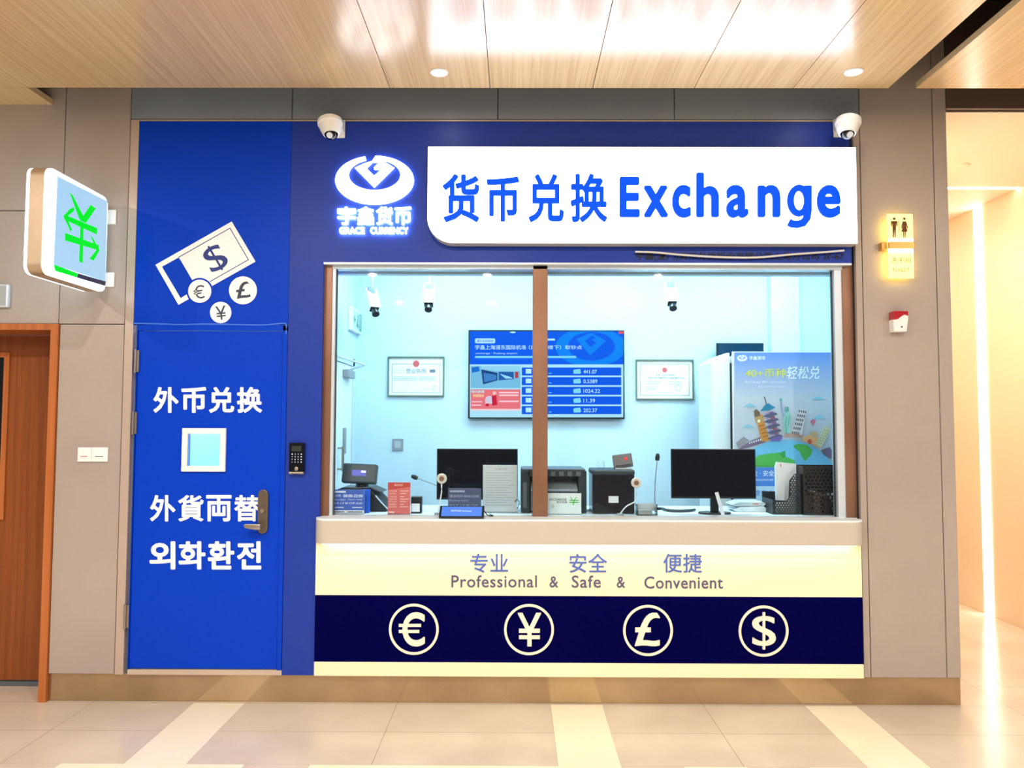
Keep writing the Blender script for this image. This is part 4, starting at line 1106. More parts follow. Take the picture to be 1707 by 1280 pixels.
def white_card(A):
    g = mat('card_green', (66, 196, 74), 0.5); ik = m_ink
    A.rect(0, 0, 1, 1, mat('card_mint', (232, 242, 240), 0.5))
    A.text('EXCHANGE', 0.05, 0.24, 0.56, 0.36, ik, bold=0.015); A.text('货币兑换', 0.26, 0.38, 0.58, 0.48, ik, bold=0.01)
    A.line([(0.68, 0.18), (0.74, 0.34)], 0.025, g); A.line([(0.86, 0.18), (0.78, 0.34)], 0.025, g); A.line([(0.64, 0.34), (0.92, 0.34)], 0.04, g); A.line([(0.64, 0.44), (0.92, 0.44)], 0.04, g); A.line([(0.78, 0.34), (0.76, 0.56)], 0.03, g)
    A.ell(0.15, 0.62, 0.05, 0.1, mat('card_grey', (200, 210, 212), 0.5), 20)
panel_sign('exchange_card', 913, 822, 969, 858, 0.15, 'white card with a green exchange symbol in front of the printer', 'sign', white_card)

def paper_stand():
    Y = 0.25; x0, x1, z0, z1 = box_at(805, 775, 862, 855, Y)
    t = thing('paper_stand', 'tall white sheet in a clear upright stand before the switched-off screen', 'document', ((x0+x1)/2, Y, ZC))
    b = MB(); b.box(x0, x1, Y, Y+0.003, ZC+0.004, z1); b.build('sheet', m_paper, t)
    b = MB(); b.box(x0-0.006, x1+0.006, Y-0.006, Y-0.002, ZC, z1+0.008); b.box(x0-0.006, x1+0.006, Y-0.002, Y+0.07, ZC, ZC+0.004); b.build('acrylic_holder', m_acrylic, t)
    A = Art(lambda u, v: Vector((x0+u*(x1-x0), Y, z1-v*(z1-ZC))), FRONT, step=0.0002); g = mat('sheet_grey', (196, 200, 206), 0.6)
    A.text('兑换须知', 0.35, 0.06, 0.7, 0.11, mat('sheet_tan', (196, 176, 168), 0.6))
    for i in range(14): A.rect(0.08, 0.16+i*0.052, 0.92-(i*7 % 5)*0.06, 0.172+i*0.052, g)
    A.build('print', t)
paper_stand()

def counting_machine():
    p = stand(600, 853); Y = 0.30
    xa, xb, za, zb = box_at(571, 773, 629, 806, Y)
    cx = (xa+xb)/2
    t = thing('banknote_counter', 'dark counting machine with a tilted customer display behind the blue card', 'machine', (cx, Y, ZC))
    bx0, bx1, _, bz = box_at(560, 817, 648, 855, Y+0.02)
    b = MB(); b.prism([(bx0, ZC), (bx1, ZC), (bx1-0.02, ZC+0.05), (at(622, 826, Y).x, at(622, 818, Y).z), (bx0+0.0, at(622, 820, Y).z)], 'Y', Y-0.04, Y+0.2, 0.006); b.build('body', m_blackmatte, t)
    b = MB(); b.tube([at(626, 826, Y-0.05), at(640, 842, Y-0.05), at(650, 851, Y-0.05)], 0.004, 8, 2); b.build('tray_edge', m_alu, t)
    b = MB(); b.prism([(at(556, 818, Y).x, at(556, 818, Y).z), (at(640, 820, Y).x, at(640, 820, Y).z), (at(620, 808, Y).x, at(620, 811, Y).z), (at(572, 811, Y).x, at(572, 812, Y).z)], 'Y', Y-0.03, Y+0.15, 0.005); b.build('top_cover', m_black, t)
    b = MB(); b.cyl((cx+0.004, Y+0.06, bz-0.004), (cx+0.004, Y+0.06, za+0.02), 0.05, 0.035, n=24); b.build('neck', m_black, t)
    R = Matrix.Translation((cx, Y, (za+zb)/2)) @ Matrix.Rotation(math.radians(-14), 4, 'X') @ Matrix.Rotation(math.radians(2.5), 4, 'Y')
    hw, hh = (xb-xa)/2, (zb-za)/2
    b = MB(R); b.box(-hw, hw, -0.02, 0.03, -hh, hh, 0.012, 3); hd = b.build('display_head', mat('head_grey', (56, 66, 68), 0.4), t)
    b = MB(R); b.box(-hw*0.42, hw*0.38, -0.022, -0.0195, -hh*0.28, hh*0.3); b.build('digit_screen', mat('lcd_violet', (60, 60, 140), 0.3, emit=0.6, emit_rgb=(96, 92, 200)), hd)
    b = MB(R); b.box(hw*0.1, hw*0.36, -0.0235, -0.0225, hh*0.08, hh*0.26); b.build('digits', mat('lcd_white', (220, 225, 250), 0.3, emit=0.8), hd)
    b = MB(); xx0, xx1, _, zz = box_at(607, 816, 616, 855, 0.19)
    b.box(xx0-0.01, xx1, 0.19, 0.22, ZC, zz, 0.004); b.build('blue_side_label', mat('label_blue', (24, 84, 196), 0.4), t)
counting_machine()

def calendar():
    Y = 0.17; x0, x1, z0, z1 = box_at(685, 828, 703, 857, Y)
    t = thing('card_box', 'small black and white card box between the red card and the tablet', 'box', ((x0+x1)/2, Y, ZC))
    b = MB(); b.box(x0, x1, Y, Y+0.05, ZC, z1, 0.003); b.build('body', m_black, t)
    b = MB(); b.box(x0+0.004, x1-0.012, Y-0.002, Y, ZC+0.012, ZC+(z1-ZC)*0.6); b.build('card', m_paper, t)
calendar()

def mic(head, foot, mids, label, hk, base_r=0.04):
    Y = foot.y
    t = thing('gooseneck_microphone', label, 'microphone', (foot.x, foot.y, ZC))
    b = MB(); b.cyl((foot.x, foot.y, ZC), (foot.x, foot.y, ZC+0.014), base_r, base_r*0.9, n=24); b.build('base', m_black, t)
    b = MB(); b.tube([(foot.x, foot.y, ZC+0.014)]+mids+[head], 0.0035, 8, 5); b.build('gooseneck', m_grey, t)
    d = (head-Vector(mids[-1])).normalized()
    b = MB(); b.sphere(head, 0.016, n=18); b.cyl(head-d*0.02, head+d*0.012, 0.014, n=16); b.sphere(head+d*0.014, 0.0135, n=16); b.build('foam_head', m_blackmatte, t)
h = at(691.5, 795.5, 0.58); f_ = Vector((at(775, 830, 0.58).x, 0.58, ZC))
mic(h, f_, [Vector((f_.x-0.005, 0.58, ZC+0.06)), at(735, 812, 0.58)], 'gooseneck microphone leaning out from behind the screen towards the red card', 1, 0.03)
h = at(1096, 762.5, 0.45); f_ = Vector((at(1093, 850, 0.45).x, 0.45, ZC))
mic(h, f_, [at(1091.5, 830, 0.45), at(1092.5, 800, 0.45)], 'upright gooseneck microphone between the black cash box and the large screen', 1)

def monitor(px0, py0, px1, py1, Y, label, base_px, base=True, tilt=0.0):
    x0, x1, z0, z1 = box_at(px0, py0, px1, py1, Y)
    cx = (x0+x1)/2
    t = thing('computer_monitor', label, 'monitor', (base_px, Y+0.03, ZC))
    b = MB(); b.box(x0, x1, Y, Y+0.02, z0, z1, 0.003); b.box(cx-0.12, cx+0.12, Y+0.018, Y+0.045, z0+0.05, z1-0.05, 0.008); b.build('cabinet', m_black, t)
    b = MB(); b.box(x0+0.006, x1-0.006, Y-0.0012, Y+0.0005, z0+0.012, z1-0.006); b.build('screen', mat('screen_off', (14, 12, 20), 0.06, spec=0.3), t)
    b = MB(); b.box(base_px-0.026, base_px+0.026, Y+0.022, Y+0.042, ZC+0.01, z0+0.12, 0.004); b.build('stand_neck', m_black, t)
    b = MB(); pts = [(base_px+0.103*math.cos(a), Y+0.03+0.07*math.sin(a)) for a in [2*PI*i/28 for i in range(28)]]
    b.prism(pts, 'Z', ZC, ZC+0.010, 0.003); b.build('stand_base', m_black, t)
monitor(728, 748, 863, 833, 0.40, 'switched-off black screen on the counter behind the white sheet', at(795, 800, 0.4).x)
monitor(1119, 748.5, 1260, 831, 0.20, 'switched-off black screen on a stand left of the poster', at(1193, 840, 0.2).x)
b = MB(); R = Matrix.Translation(at(1200, 840, 0.16)) @ Matrix.Rotation(math.radians(-16), 4, 'Y')
b = MB(R); b.box(-0.011, 0.011, -0.002, 0.002, -0.085, 0.075); 
tag(b.build('paper_tag', m_paper), 'white paper tag hanging at the neck of the large screen', 'tag')

def webcam(px, py, Y, footp, arm, label):
    c = at(px, py, Y)
    t = thing('round_desk_camera', label, 'camera', (c.x, Y, ZC), 'round white cameras by the window')
    b = MB(); b.lathe([(0.0, 0), (0.026, 0.0), (0.0315, 0.008), (0.032, 0.016), (0.028, 0.02), (0.0, 0.02)], (c.x, Y+0.01, c.z), axis=(0, -1, 0)); b.build('disc', mat('cam_shell', (226, 214, 202), 0.4), t)
    b = MB(); b.lathe([(0.0, 0), (0.016, 0), (0.014, 0.006), (0.0, 0.008)], (c.x, Y-0.01, c.z), axis=(0, -1, 0)); b.build('lens', mat('cam_lens', (142, 104, 84), 0.25), t)
    b = MB(); b.tube(arm, 0.004, 8, 5); b.build('cable_arm', m_white, t)
    fp = Vector(arm[-1]); b = MB(); b.cyl((fp.x, fp.y, ZC), (fp.x, fp.y, ZC+0.012), 0.022, n=18); b.build('foot', m_grey, t)
Yw = 0.125
webcam(736.5, 797.5, Yw, None, [at(736, 806, Yw), at(736, 820, Yw), at(733, 838, Yw), Vector((at(730, 855, Yw).x, Yw, ZC+0.01))], 'round white camera on a thin stem in front of the screen behind the tablet')
webcam(1060.5, 804.5, Yw, None, [at(1060.5, 814, Yw), at(1060, 834, Yw), at(1044, 844, Yw), Vector((at(1034, 851, Yw).x, Yw, ZC+0.01))], 'round white camera on a bent stem at the corner of the black cash box')

def tablet():
    x0, x1 = at(732, 860, -0.05).x, at(807, 860, -0.05).x
    y0 = -0.078; zt = at(770, 845, 0.0).z; cx = (x0+x1)/2
    t = thing('tablet_computer', 'black tablet lit blue, propped on the counter edge outside the glass', 'tablet', (cx, y0, ZC))
    h = Vector((0, 0.085, zt-ZC)).length; ang = math.atan2(zt-ZC, 0.085)
    R = Matrix.Translation((cx, y0, ZC+0.002)) @ Matrix.Rotation(ang, 4, 'X')
    wd = (x1-x0)/2
    b = MB(R); b.box(-wd, wd, 0, h*1.0, 0, 0.008, 0.003); b.build('body', m_black, t)
    b = MB(R); b.box(-wd+0.014, wd-0.014, 0.012, h-0.01, 0.008, 0.0088); b.build('screen', mat('tablet_lit', (40, 70, 160), 0.15, emit=0.75, emit_rgb=(96, 146, 232)), t)
    A = Art(lambda u, v: R @ Vector((-wd+u*2*wd, h*(1-v), 0.0088)), (0, -math.sin(ang), math.cos(ang)), step=0.0003)
    A.text('货币兑换 Exchange', 0.26, 0.38, 0.72, 0.55, mat('tablet_text', (180, 210, 250), 0.3, emit=0.8)); A.build('screen_text', t)
    b = MB(); b.prism([(y0+0.05, ZC), (y0+0.125, ZC), (y0+0.095, zt-0.004)], 'X', cx-0.05, cx+0.05); b.build('kickstand', m_black, t)
tablet()
# cables
def cable(name, pts, r, m, label):
    b = MB(); b.tube(pts, r, 8, 6); tag(b.build(name, m), label, 'cable')
zc = lambda px, py, dz=0.004: atz(px, py, ZC) + Vector((0, 0, dz))
cable('black_cable', [zc(806, 859, 0.03), zc(809, 859, 0.018), zc(812, 859), zc(818, 861), zc(822, 860.5), zc(816, 858)], 0.0028, m_black, 'black cable curling on the counter beside the tablet')
cable('looped_cable', [at(862, 848, 0.24), at(866, 838, 0.24), at(862, 833, 0.24), at(858, 836, 0.24)], 0.0025, m_black, 'thin black cable loop at the edge of the white sheet')
cable('desk_cable', [zc(1104, 850, 0.0095), zc(1114, 853, 0.0095), zc(1130, 854, 0.0095), zc(1148, 853.5, 0.0095), zc(1158, 852, 0.0095)], 0.009, m_darkgrey, 'thick dark cable lying on the counter under the large screen')

def printer():
    Y = 0.22
    x0, x1, z0, z1 = box_at(868.5, 782, 978, 857, Y)
    t = thing('office_printer', 'dark printer with a paper tray behind the window post', 'printer', ((x0+x1)/2, Y, ZC))
    H = z1-ZC; w_ = x1-x0; D = 0.32; dk = mat('printer_dark', (36, 46, 50), 0.4)
    b = MB()
    b.box(x0, x0+w_*0.14, Y, Y+D, ZC, z1-0.01, 0.006); b.box(x1-w_*0.13, x1, Y, Y+D, ZC, z1-0.01, 0.006); b.box(x0, x1, Y+0.1, Y+D, ZC, z1-0.004, 0.004)
    b.box(x0+w_*0.1, x1-w_*0.1, Y, Y+D, z1-H*0.17, z1-0.004, 0.004); b.build('body', dk, t)
    b = MB(); b.box(x0+w_*0.02, x1-w_*0.02, Y-0.004, Y+D, z1-0.008, z1+0.002, 0.003); b.build('lid', m_midgrey, t)
    b = MB(); b.prism([(Y+0.1, z1-H*0.30), (Y+0.1, z1-H*0.44), (Y-0.03, z1-H*0.50), (Y-0.03, z1-H*0.46)], 'X', x0+w_*0.15, x1-w_*0.14, 0.002); b.build('output_tray', m_grey, t)
    b = MB(); b.box(x0+w_*0.15, x1-w_*0.14, Y+0.004, Y+0.1, ZC+0.01, z1-H*0.5, 0.004); b.build('paper_drawer', mat('printer_mid', (112, 118, 120), 0.4), t)
    for u in (0.52, 0.76): 
        b = MB(); b.cyl((x0+w_*u, Y+0.01, z1-H*0.26), (x0+w_*u, Y+0.01, z1-H*0.18), 0.008, n=12); b.build('roller', m_black, t)
    for i in range(4):
        b = MB(); u = 0.45+i*0.13; b.box(x0+w_*u, x0+w_*(u+0.07), Y-0.001, Y+0.001, z1-H*0.155, z1-H*0.05); b.build('button_panel', m_midgrey, t)
    b = MB(); b.box(x0+w_*0.03, x0+w_*0.09, Y-0.002, Y, ZC+H*0.12, z1-H*0.3); b.build('side_vent', m_midgrey, t)
printer()

def cash_box():
    Y = 0.19
    x0, x1, z0, z1 = box_at(988, 783, 1058, 857, Y)
    t = thing('black_cash_machine', 'square glossy black machine with a white price label on its front', 'machine', ((x0+x1)/2, Y, ZC))
    b = MB(); b.box(x0, x1, Y, Y+0.26, ZC, z1-0.02, 0.010, 3); b.build('body', mat('plum_black', (24, 14, 26), 0.18), t)
    b = MB(); b.box(x0-0.002, x1+0.002, Y-0.006, Y+0.262, z1-0.035, z1, 0.012, 3); b.build('lid', m_darkgrey, t)
    lx0, lx1, lz0, lz1 = box_at(1014.5, 827, 1031, 838, Y)
    b = MB(); b.box(lx0, lx1, Y-0.0015, Y+0.001, lz0, lz1); b.build('price_label', m_paper, t)
    b = MB(); b.prism([(at(988, 857, Y).x+0.006, ZC+0.004), (at(1012, 857, Y).x, ZC+0.004), (at(1010, 845, Y).x, ZC+0.045), (at(997, 838, Y).x, ZC+0.07), (x0+0.006, ZC+0.05)], 'Y', Y-0.004, Y+0.002, 0.001); b.build('feed_slot', m_black, t)
    return z1
zcb = cash_box()
def terminal():
    Y = 0.27; c = at(1038, 772, Y)
    t = thing('small_display_box', 'small grey box with a red light tilted on top of the black machine', 'display', (c.x, Y, zcb))
    R = Matrix.Translation((c.x, Y, zcb+0.052)) @ Matrix.Rotation(math.radians(-7), 4, 'Y') @ Matrix.Rotation(math.radians(-12), 4, 'X')
    b = MB(R); b.box(-0.062, 0.062, -0.012, 0.02, -0.043, 0.043, 0.006); b.build('body', mat('warm_grey', (112, 104, 104), 0.35), t)
    b = MB(R); b.sphere((0.02, -0.012, 0.01), 0.010, sy=0.4, n=14); b.build('red_light', mat('red_led', (220, 40, 50), 0.3, emit=0.8), t)
    b = MB(R); b.box(-0.05, 0.05, -0.014, -0.011, -0.036, -0.026); b.build('port_row', m_black, t)
    b = MB(); b.box(c.x-0.05, c.x+0.055, Y-0.02, Y+0.06, zcb, zcb+0.008, 0.002); b.build('foot', m_white, t)
terminal()
Yt = 0.26; x0, x1, z0, z1 = box_at(995.5, 770, 1007.5, 783, Yt)
b = MB(); b.box(x0, x1, Yt, Yt+0.03, zcb, zcb+(z1-z0), 0.002)
tag(b.build('clear_block', m_acrylic), 'small clear block on top of the black machine, beside the grey box', 'block')
def glass_tray():
    Y = 0.12; x0, x1, z0, z1 = box_at(1062, 841, 1096, 860, Y)
    t = thing('clear_tray', 'low clear plastic box with slips beside the black machine', 'tray', ((x0+x1)/2, Y, ZC))
    b = MB(); th = 0.003
    b.box(x0, x1, Y, Y+th, ZC, z1); b.box(x0, x1, Y+0.09, Y+0.09+th, ZC, z1); b.box(x0, x0+th, Y, Y+0.09, ZC, z1); b.box(x1-th, x1, Y, Y+0.09, ZC, z1); b.box(x0, x1, Y, Y+0.09, ZC, ZC+th); b.build('tray', m_acrylic, t)
    b = MB(); b.box(x0+0.01, x1-0.03, Y+0.01, Y+0.08, ZC+0.004, ZC+0.03); b.build('slips', mat('slip_grey', (176, 176, 168), 0.6), t)
    b = MB(); b.box(x0+0.003, x1-0.003, Y+0.086, Y+0.089, ZC+0.02, z1-0.002); b.build('label_strip', mat('strip_grey', (206, 206, 206), 0.5), t)
glass_tray()
# mouse shape behind the tray
c = at(1075, 838, 0.30)
b = MB(); b.sphere((c.x, 0.30, ZC+0.02), 0.05, 1.0, 0.9, 0.42, n=20); tag(b.build('desk_bell', m_midgrey), 'rounded grey lump of a device behind the clear tray', 'device')

def parcel():
    Y = 0.32; x0, x1, z0, z1 = box_at(1222, 836, 1282, 856, Y)
    for i, (dz, h, dx, lab) in enumerate(((0.0, 0.035, 0.0, 'lower white plastic envelope lying right of the large screen'), (0.0355, 0.03, -0.01, 'upper white plastic envelope with a red mark right of the large screen'))):
        pts = [(x0+dx, ZC+dz+h*0.3), (x0+dx+0.03, ZC+dz), (x1+dx-0.02, ZC+dz), (x1+dx, ZC+dz+h*0.5), (x1+dx-0.03, ZC+dz+h), (x0+dx+0.05, ZC+dz+h*0.9)]
        b = MB(); b.prism(pts, 'Y', Y+i*0.01, Y+0.16, 0.006)
        b.mi = 1
        if i: b.box(x0+dx+0.14, x0+dx+0.175, Y+0.008, Y+0.0105, ZC+dz+0.012, ZC+dz+0.018)
        tag(b.build('plastic_envelope', [mat('envelope', (224, 230, 230), 0.35), mat('env_red', (226, 120, 130), 0.5)]), lab, 'envelope', None)
parcel()

def mesh_holder(name, px0, py0, px1, py1, Y, depth, label, ncol, notch, parent_m):
    """file holder of perforated plastic: front wall with real hexagonal holes, sides and floor"""
    x0, x1, z0, z1 = box_at(px0, py0, px1, py1, Y)
    z0 = ZC; wd, ht = x1-x0, z1-z0
    t = thing(name, label, 'file holder', ((x0+x1)/2, Y, ZC))
    if notch:
        out = [(0, 0), (1, 0), (1, 1), (0.78, 1), (0.6, 0.84), (0.56, 0.40), (0.48, 0.34), (0, 0.36)]
    else:
        out = [(0, 0), (1, 0), (1, 1), (0, 1)]
    out = [(x0+u*wd, z0+v*ht) for u, v in out]
    def inside(x, z, mrg):
        for i in range(12):
            q = (x+mrg*math.cos(i*PI/6), z+mrg*math.sin(i*PI/6)); c = False; n = len(out)
            for a in range(n):
                p, r = out[a], out[(a+1) % n]
                if (p[1] > q[1]) != (r[1] > q[1]) and q[0] < (r[0]-p[0])*(q[1]-p[1])/(r[1]-p[1])+p[0]: c = not c
            if not c: return False
        return True
    holes = []; s = wd/ncol; rad = s*0.37
    j = 0; z = z0+s*0.9
    while z < z1-s*0.4:
        i = 0; x = x0+s*0.75+(s/2 if j % 2 else 0)
        while x < x1:
            if inside(x, z, rad+0.003): holes.append([(x+rad*math.cos(PI/6+k*PI/3), z+rad*math.sin(PI/6+k*PI/3)) for k in range(6)])
            x += s
        z += s*0.87; j += 1
    cv = lambda u, v: Vector((u, Y, -v))
    A = Art(cv, FRONT, step=0.0, base=0.0); A.poly([(p[0], -p[1]) for p in out], parent_m, holes=[[(p[0], -p[1]) for p in h] for h in holes], depth=0.003); A.build('perforated_front', t)
    b = MB(); b.box(x0, x0+0.003, Y, Y+depth, z0, z0+ht*(0.36 if notch else 1)); b.build('side_wall', parent_m, t)
    b = MB(); b.box(x1-0.003, x1, Y, Y+depth, z0, z1); b.build('side_wall', parent_m, t)
    b = MB(); b.box(x0, x1, Y+depth-0.003, Y+depth, z0, z0+ht*(0.5 if notch else 1)); b.box(x0, x1, Y, Y+depth, z0, z0+0.003); b.build('back_and_floor', parent_m, t)
    return t
m_mesh = mat('mesh_plastic', (36, 40, 42), 0.45)
m_meshb = mat('mesh_brown', (34, 26, 24), 0.4)
mesh_holder('perforated_file_holder', 1287.5, 790, 1335, 857, 0.20, 0.20, 'grey perforated file holder with cut-away side holding white papers', 11, True, m_mesh)
mesh_holder('perforated_file_tray', 1339, 777, 1405, 859, 0.17, 0.17, 'black perforated file tray in the window corner', 10, False, m_meshb)
Yp = 0.27; x0, x1, z0, z1 = box_at(1292, 770, 1331, 850, Yp)
b = MB(); pts = [(x0+0.008, ZC+0.004), (x1-0.012, ZC+0.004), (x1-0.012, z1-0.012), (x0+0.014, z1), (x0+0.004, z1-0.035)]
b.prism(pts, 'Y', Yp, Yp+0.02)
b.mi = 1; b.box(x0+0.035, x0+0.042, Yp-0.001, Yp, z1-0.03, z1-0.012)
tag(b.build('paper_stack', [m_paper, mat('paper_red', (230, 140, 150), 0.5)]), 'white papers standing in the grey perforated file holder', 'paper')
for i, (u, hh, c, lab) in enumerate(((0.12, 0.11, (120, 84, 66), 'brown document folder in the black perforated tray'), (0.36, 0.14, (152, 120, 104), 'tan document folder in the black perforated tray'), (0.6, 0.12, (98, 66, 52), 'dark brown document folder in the black perforated tray'), (0.84, 0.13, (160, 150, 146), 'grey document folder in the black perforated tray'))):
    xa, xb, _, _ = box_at(1338, 790, 1403, 857, 0.2)
    xx = xa+(xb-xa)*u
    b = MB(); b.box(xx-0.02, xx+0.02, 0.19, 0.32, ZC+0.004, ZC+hh, 0.003); tag(b.build('document_folder', mat('folder_%d' % i, c, 0.5)), lab, 'folder')

# ------------------------------------------------------------------ poster, cabinet and black box behind
def poster():
    Y = 0.78
    x0, x1, z0, z1 = box_at(1223, 587, 1387.5, 840, Y)
    t = thing('advertising_poster', 'tall travel poster of landmarks round a green globe inside the booth', 'poster', ((x0+x1)/2, Y, 0))
    b = MB(); b.box(x0-0.004, x1+0.004, Y+0.002, Y+0.012, 0.06, z1+0.004); b.build('panel', m_white, t)
    b = MB(); b.box(x0-0.01, x1+0.01, Y-0.08, Y+0.1, 0.006, 0.06, 0.01); b.build('stand_base', m_alu, t)
    k = 6.095
    A = Art(zoomed(1210, 580, k, Y), FRONT, step=0.0002, base=0.0)
    def E(n, c): return mat('poster_'+n, c, 0.5)
    # printed sky: blue at the top turning to grey white
    sky = E('sky', (120, 160, 215)); N, L, P = nodes(sky)
    if not any(n.type == 'VALTORGB' for n in N):
        tc = N.new('ShaderNodeTexCoord'); sp = N.new('ShaderNodeSeparateXYZ'); rp = N.new('ShaderNodeValToRGB'); mr = N.new('ShaderNodeMapRange')
        L.new(tc.outputs['Object'], sp.inputs[0]); L.new(sp.outputs['Z'], mr.inputs['Value'])
        mr.inputs['From Min'].default_value = at(1300, 665, Y).z; mr.inputs['From Max'].default_value = z1
        L.new(mr.outputs['Result'], rp.inputs['Fac'])
        rp.color_ramp.elements[0].color = (*lin((196, 203, 212)), 1); rp.color_ramp.elements[1].color = (*lin((96, 138, 208)), 1)
        L.new(rp.outputs['Color'], P.inputs['Base Color'])
    A.rect(85, 45, 1080, 1560, sky)
    wht, yel = E('white', (235, 240, 248)), E('yellow', (210, 208, 92))
    logo(A, 98, 62, 0.092, wht); A.h += 0.0002
    A.text('宇鑫货币', 238, 82, 400, 122, wht, bold=0.02)
    A.text('40+币种', 195, 208, 612, 300, yel, bold=0.02, skew=0.1); A.text('轻松兑', 620, 185, 955, 315, wht, bold=0.012, skew=0.15)
    A.text('Exchange 40+ currencies', 200, 335, 612, 362, wht); A.text('Easy and convenient', 335, 385, 600, 402, wht)
    cl = E('cloud', (140, 196, 214))
    for cx, cy, s in ((940, 525, 75), (945, 720, 75), (245, 600, 75), (230, 810, 70)):
        A.poly([(cx-s, cy), (cx-s*0.5, cy-s*0.3), (cx, cy-s*0.5), (cx+s*0.4, cy-s*0.3), (cx+s, cy)], cl)
    # globe
    A.poly([(600+560*math.cos(math.radians(a)), 1440+510*math.sin(math.radians(a))) for a in range(206, 341, 4)]+[(1074, 1340), (1074, 1400), (88, 1400), (88, 1230)], E('sea', (120, 196, 232)))
    gr, gr2 = E('land', (86, 184, 84)), E('land2', (62, 160, 76))
    A.poly([(325, 1090), (420, 1075), (540, 1060), (560, 1080), (620, 1110), (700, 1140), (690, 1210), (300, 1210), (300, 1120)], gr)
    A.poly([(680, 990), (740, 975), (830, 985), (880, 1040), (860, 1090), (800, 1150), (770, 1100), (745, 1050), (700, 1020)], gr)
    A.poly([(540, 1070), (600, 1040), (605, 1100), (580, 1120)], gr2)
    # terrace of small houses along the horizon
    mauve, grey_, rose = E('mauve', (126, 104, 130)), E('grey', (150, 146, 150)), E('rose', (214, 168, 150))
    A.poly([(100, 965), (180, 900), (235, 935), (130, 1025)], grey_); A.poly([(130, 1025), (235, 950), (380, 890), (400, 955), (300, 990), (160, 1030)], mauve)
    for i in range(7): A.rect(235+i*22, 955-i*7, 246+i*22, 975-i*7, wht)
    A.poly([(960, 1040), (1050, 1005), (1074, 1040), (1070, 1130), (1000, 1090)], mauve); A.poly([(580, 905), (600, 865), (770, 860), (790, 905), (680, 900)], rose)
    # clock tower
    A.poly([(300, 690), (365, 670), (440, 940), (360, 950)], E('ochre', (214, 142, 64))); A.poly([(282, 640), (308, 620), (345, 655), (345, 690), (290, 700)], E('brown', (112, 92, 74))); A.ell(332, 742, 17, 17, E('clock', (250, 240, 196)), 18)
    A.poly([(290, 700), (355, 685), (375, 745), (305, 760)], E('tan', (190, 150, 96))); A.ell(332, 742, 16, 16, MATS['poster_clock'], 18)
    for i in range(4): A.poly([(330+i*14, 790+i*36), (395+i*10, 775+i*36), (398+i*10, 783+i*36), (333+i*14, 800+i*36)], E('brown2', (166, 106, 44)))
    # pagoda
    A.line([(388, 495), (410, 570)], 8, E('rod', (90, 80, 90))); A.poly([(345, 640), (400, 575), (430, 562), (500, 605), (440, 632)], E('teal', (36, 132, 168)))
    for i in range(5):
        u, v = 375+i*13, 650+i*56
        A.poly([(u+20, v+10), (u+105, v-8), (u+112, v+46), (u+30, v+58)], E('brick', (172, 84, 92)) if i % 2 else E('plum', (128, 96, 140))); A.poly([(u+20, v+10), (u+60, v+2), (u+66, v+50), (u+30, v+58)], E('lilac', (178, 150, 190)))
        A.poly([(u-10, v+48), (u+40, v+22), (u+125, v+4), (u+150, v+22), (u+60, v+54)], E('eave', (92, 92, 118)))
    A.poly([(440, 925), (560, 890), (570, 915), (545, 945), (450, 945)], E('violet', (120, 104, 170)))
    # figure with raised arm
    st, sd = E('statue', (146, 200, 188)), E('statue2', (106, 166, 156))
    A.poly([(585, 860), (575, 760), (570, 690), (600, 650), (640, 655), (660, 690), (655, 740), (640, 780), (650, 870)], st); A.poly([(545, 545), (562, 545), (575, 650), (600, 690), (575, 700), (555, 630)], E('arm', (150, 160, 190))); A.ell(612, 628, 22, 26, sd, 20)
    A.poly([(590, 610), (600, 590), (612, 604), (625, 590), (634, 612)], sd); A.ell(553, 528, 15, 18, sd, 14); A.line([(612, 690), (600, 780), (610, 865)], 10, sd); A.line([(640, 690), (625, 790)], 8, sd)
    # leaning tower
    pw, pd = E('tower', (226, 220, 222)), E('arch', (84, 80, 88))
    A.poly([(745, 618), (815, 630), (765, 885), (660, 855)], pw)
    for i in range(6):
        u, v = 740-i*14, 640+i*43
        for j in range(4): A.poly([(u+j*20-2, v-12+j*3), (u+j*20+9, v-10+j*3), (u+j*20+5, v+14+j*3), (u+j*20-6, v+12+j*3)], pd)
    # balloon, domes, tall block
    A.ell(875, 750, 26, 24, E('balloon', (206, 110, 132)), 18); A.poly([(858, 768), (892, 768), (880, 795), (870, 795)], E('balloon2', (190, 140, 150)))
    A.poly([(770, 910), (850, 880), (960, 920), (940, 1015), (840, 960), (770, 945)], E('church', (226, 164, 112))); A.ell(885, 880, 38, 32, E('dome', (198, 168, 120)), 20); A.ell(842, 950, 24, 26, E('reddome', (206, 90, 66)), 18)
    A.poly([(985, 800), (1062, 825), (960, 1010), (900, 975)], E('block', (214, 208, 168)))
    for i in range(6):
        for j in range(3): A.rect(990-i*15+j*20, 828+i*25+j*6, 998-i*15+j*20, 840+i*25+j*6, E('pane', (150, 150, 110)))
    A.line([(1000, 800), (1058, 790)], 10, E('block', (214, 208, 168)))
    # lower band with wording
    bl = E('band', (78, 132, 214))
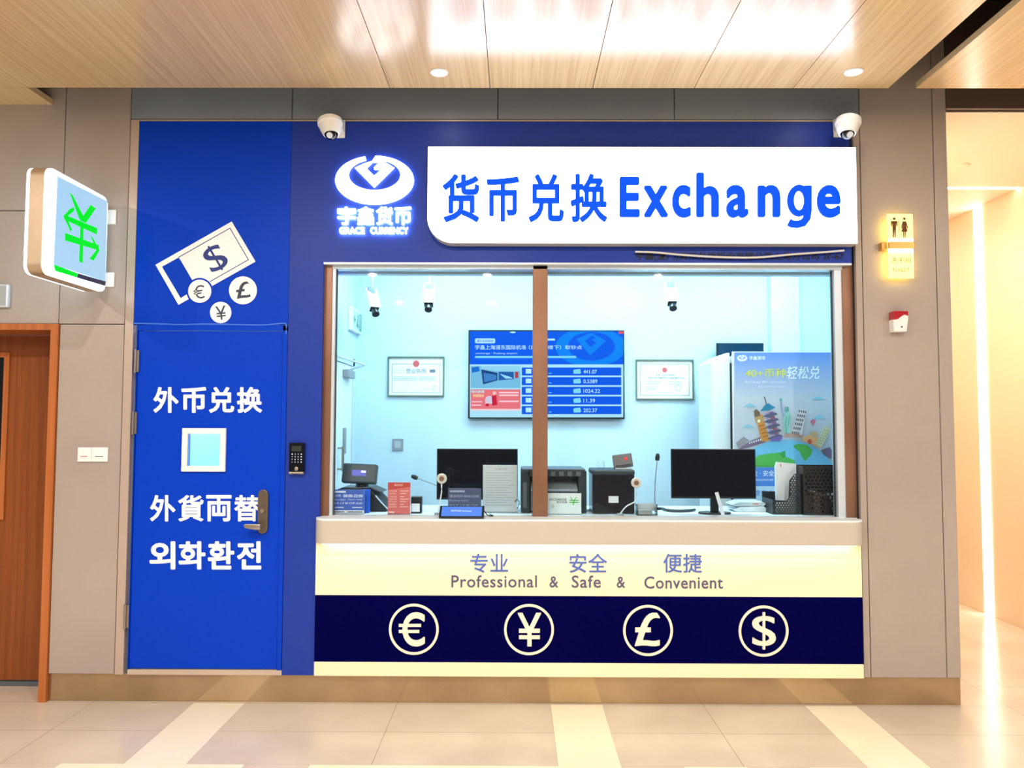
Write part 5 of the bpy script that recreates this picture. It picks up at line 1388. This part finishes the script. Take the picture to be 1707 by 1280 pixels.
    A.rect(85, 1215, 1080, 1400, bl); A.text('专业 · 安全', 200, 1240, 480, 1300, wht, bold=0.01); A.text('Professional', 200, 1320, 470, 1345, wht)
    A.rect(85, 1400, 1080, 1560, E('pale', (196, 222, 240))); A.text('便捷安心', 200, 1440, 480, 1500, bl, bold=0.01)
    o = A.build('print', t)
    o.data.transform(Matrix.Translation(wloc(o))); o.matrix_parent_inverse = Matrix.Translation(-wloc(t))
poster()
def cabinet():
    Y0, Y1 = 0.92, 1.30
    x0, x1 = at(1186, 700, Y0).x, at(1217.5, 700, Y0).x
    zt = at(1210, 588, Y0).z; zl = at(1187, 604, Y0).z
    t = thing('tall_white_cabinet', 'tall white cabinet with a sloping curved top just left of the poster', 'cabinet', ((x0+x1)/2, Y0, 0.006))
    pts = [(x0, 0.008)]+[(x0+(x1-x0)*u, zl+(zt-zl)*math.sin(u*PI/2)) for u in [i/8 for i in range(9)]]+[(x1, 0.008)]
    b = MB(); b.prism(pts, 'Y', Y0, Y1, 0.004); b.build('body', m_boothwhite, t)
    xe = at(1222, 700, Y0).x
    b = MB(); b.box(x1+0.001, xe, Y0+0.012, Y1, 0.008, at(1219, 605, Y0).z); b.build('dark_side_gap', m_darkgrey, t)
    b = MB(); b.box(xe+0.001, x1+0.45, Y0, Y1, 0.008, zt-0.02, 0.004); b.build('second_section', m_boothwhite, t)
    return zt
zcab = cabinet()
Y = 1.40
x0, x1, z0, z1 = box_at(1195, 571.5, 1273.5, 640, Y)
t = thing('black_wall_screen', 'black screen on the back wall showing above the poster top edge', 'screen', ((x0+x1)/2, Y, z0))
b = MB(); b.box(x0, x1, Y, Y+0.03, z0, z1, 0.003); b.build('cabinet', m_black, t)
b = MB(); b.box(x0+0.01, x1-0.01, Y-0.001, Y+0.001, z0+0.01, z1-0.01); b.build('screen', mat('teal_glass', (16, 52, 74), 0.1), t)
b = MB(); b.box((x0+x1)/2-0.05, (x0+x1)/2+0.05, Y+0.029, YB, z0+0.1, z1-0.1); b.build('wall_mount', m_black, t)
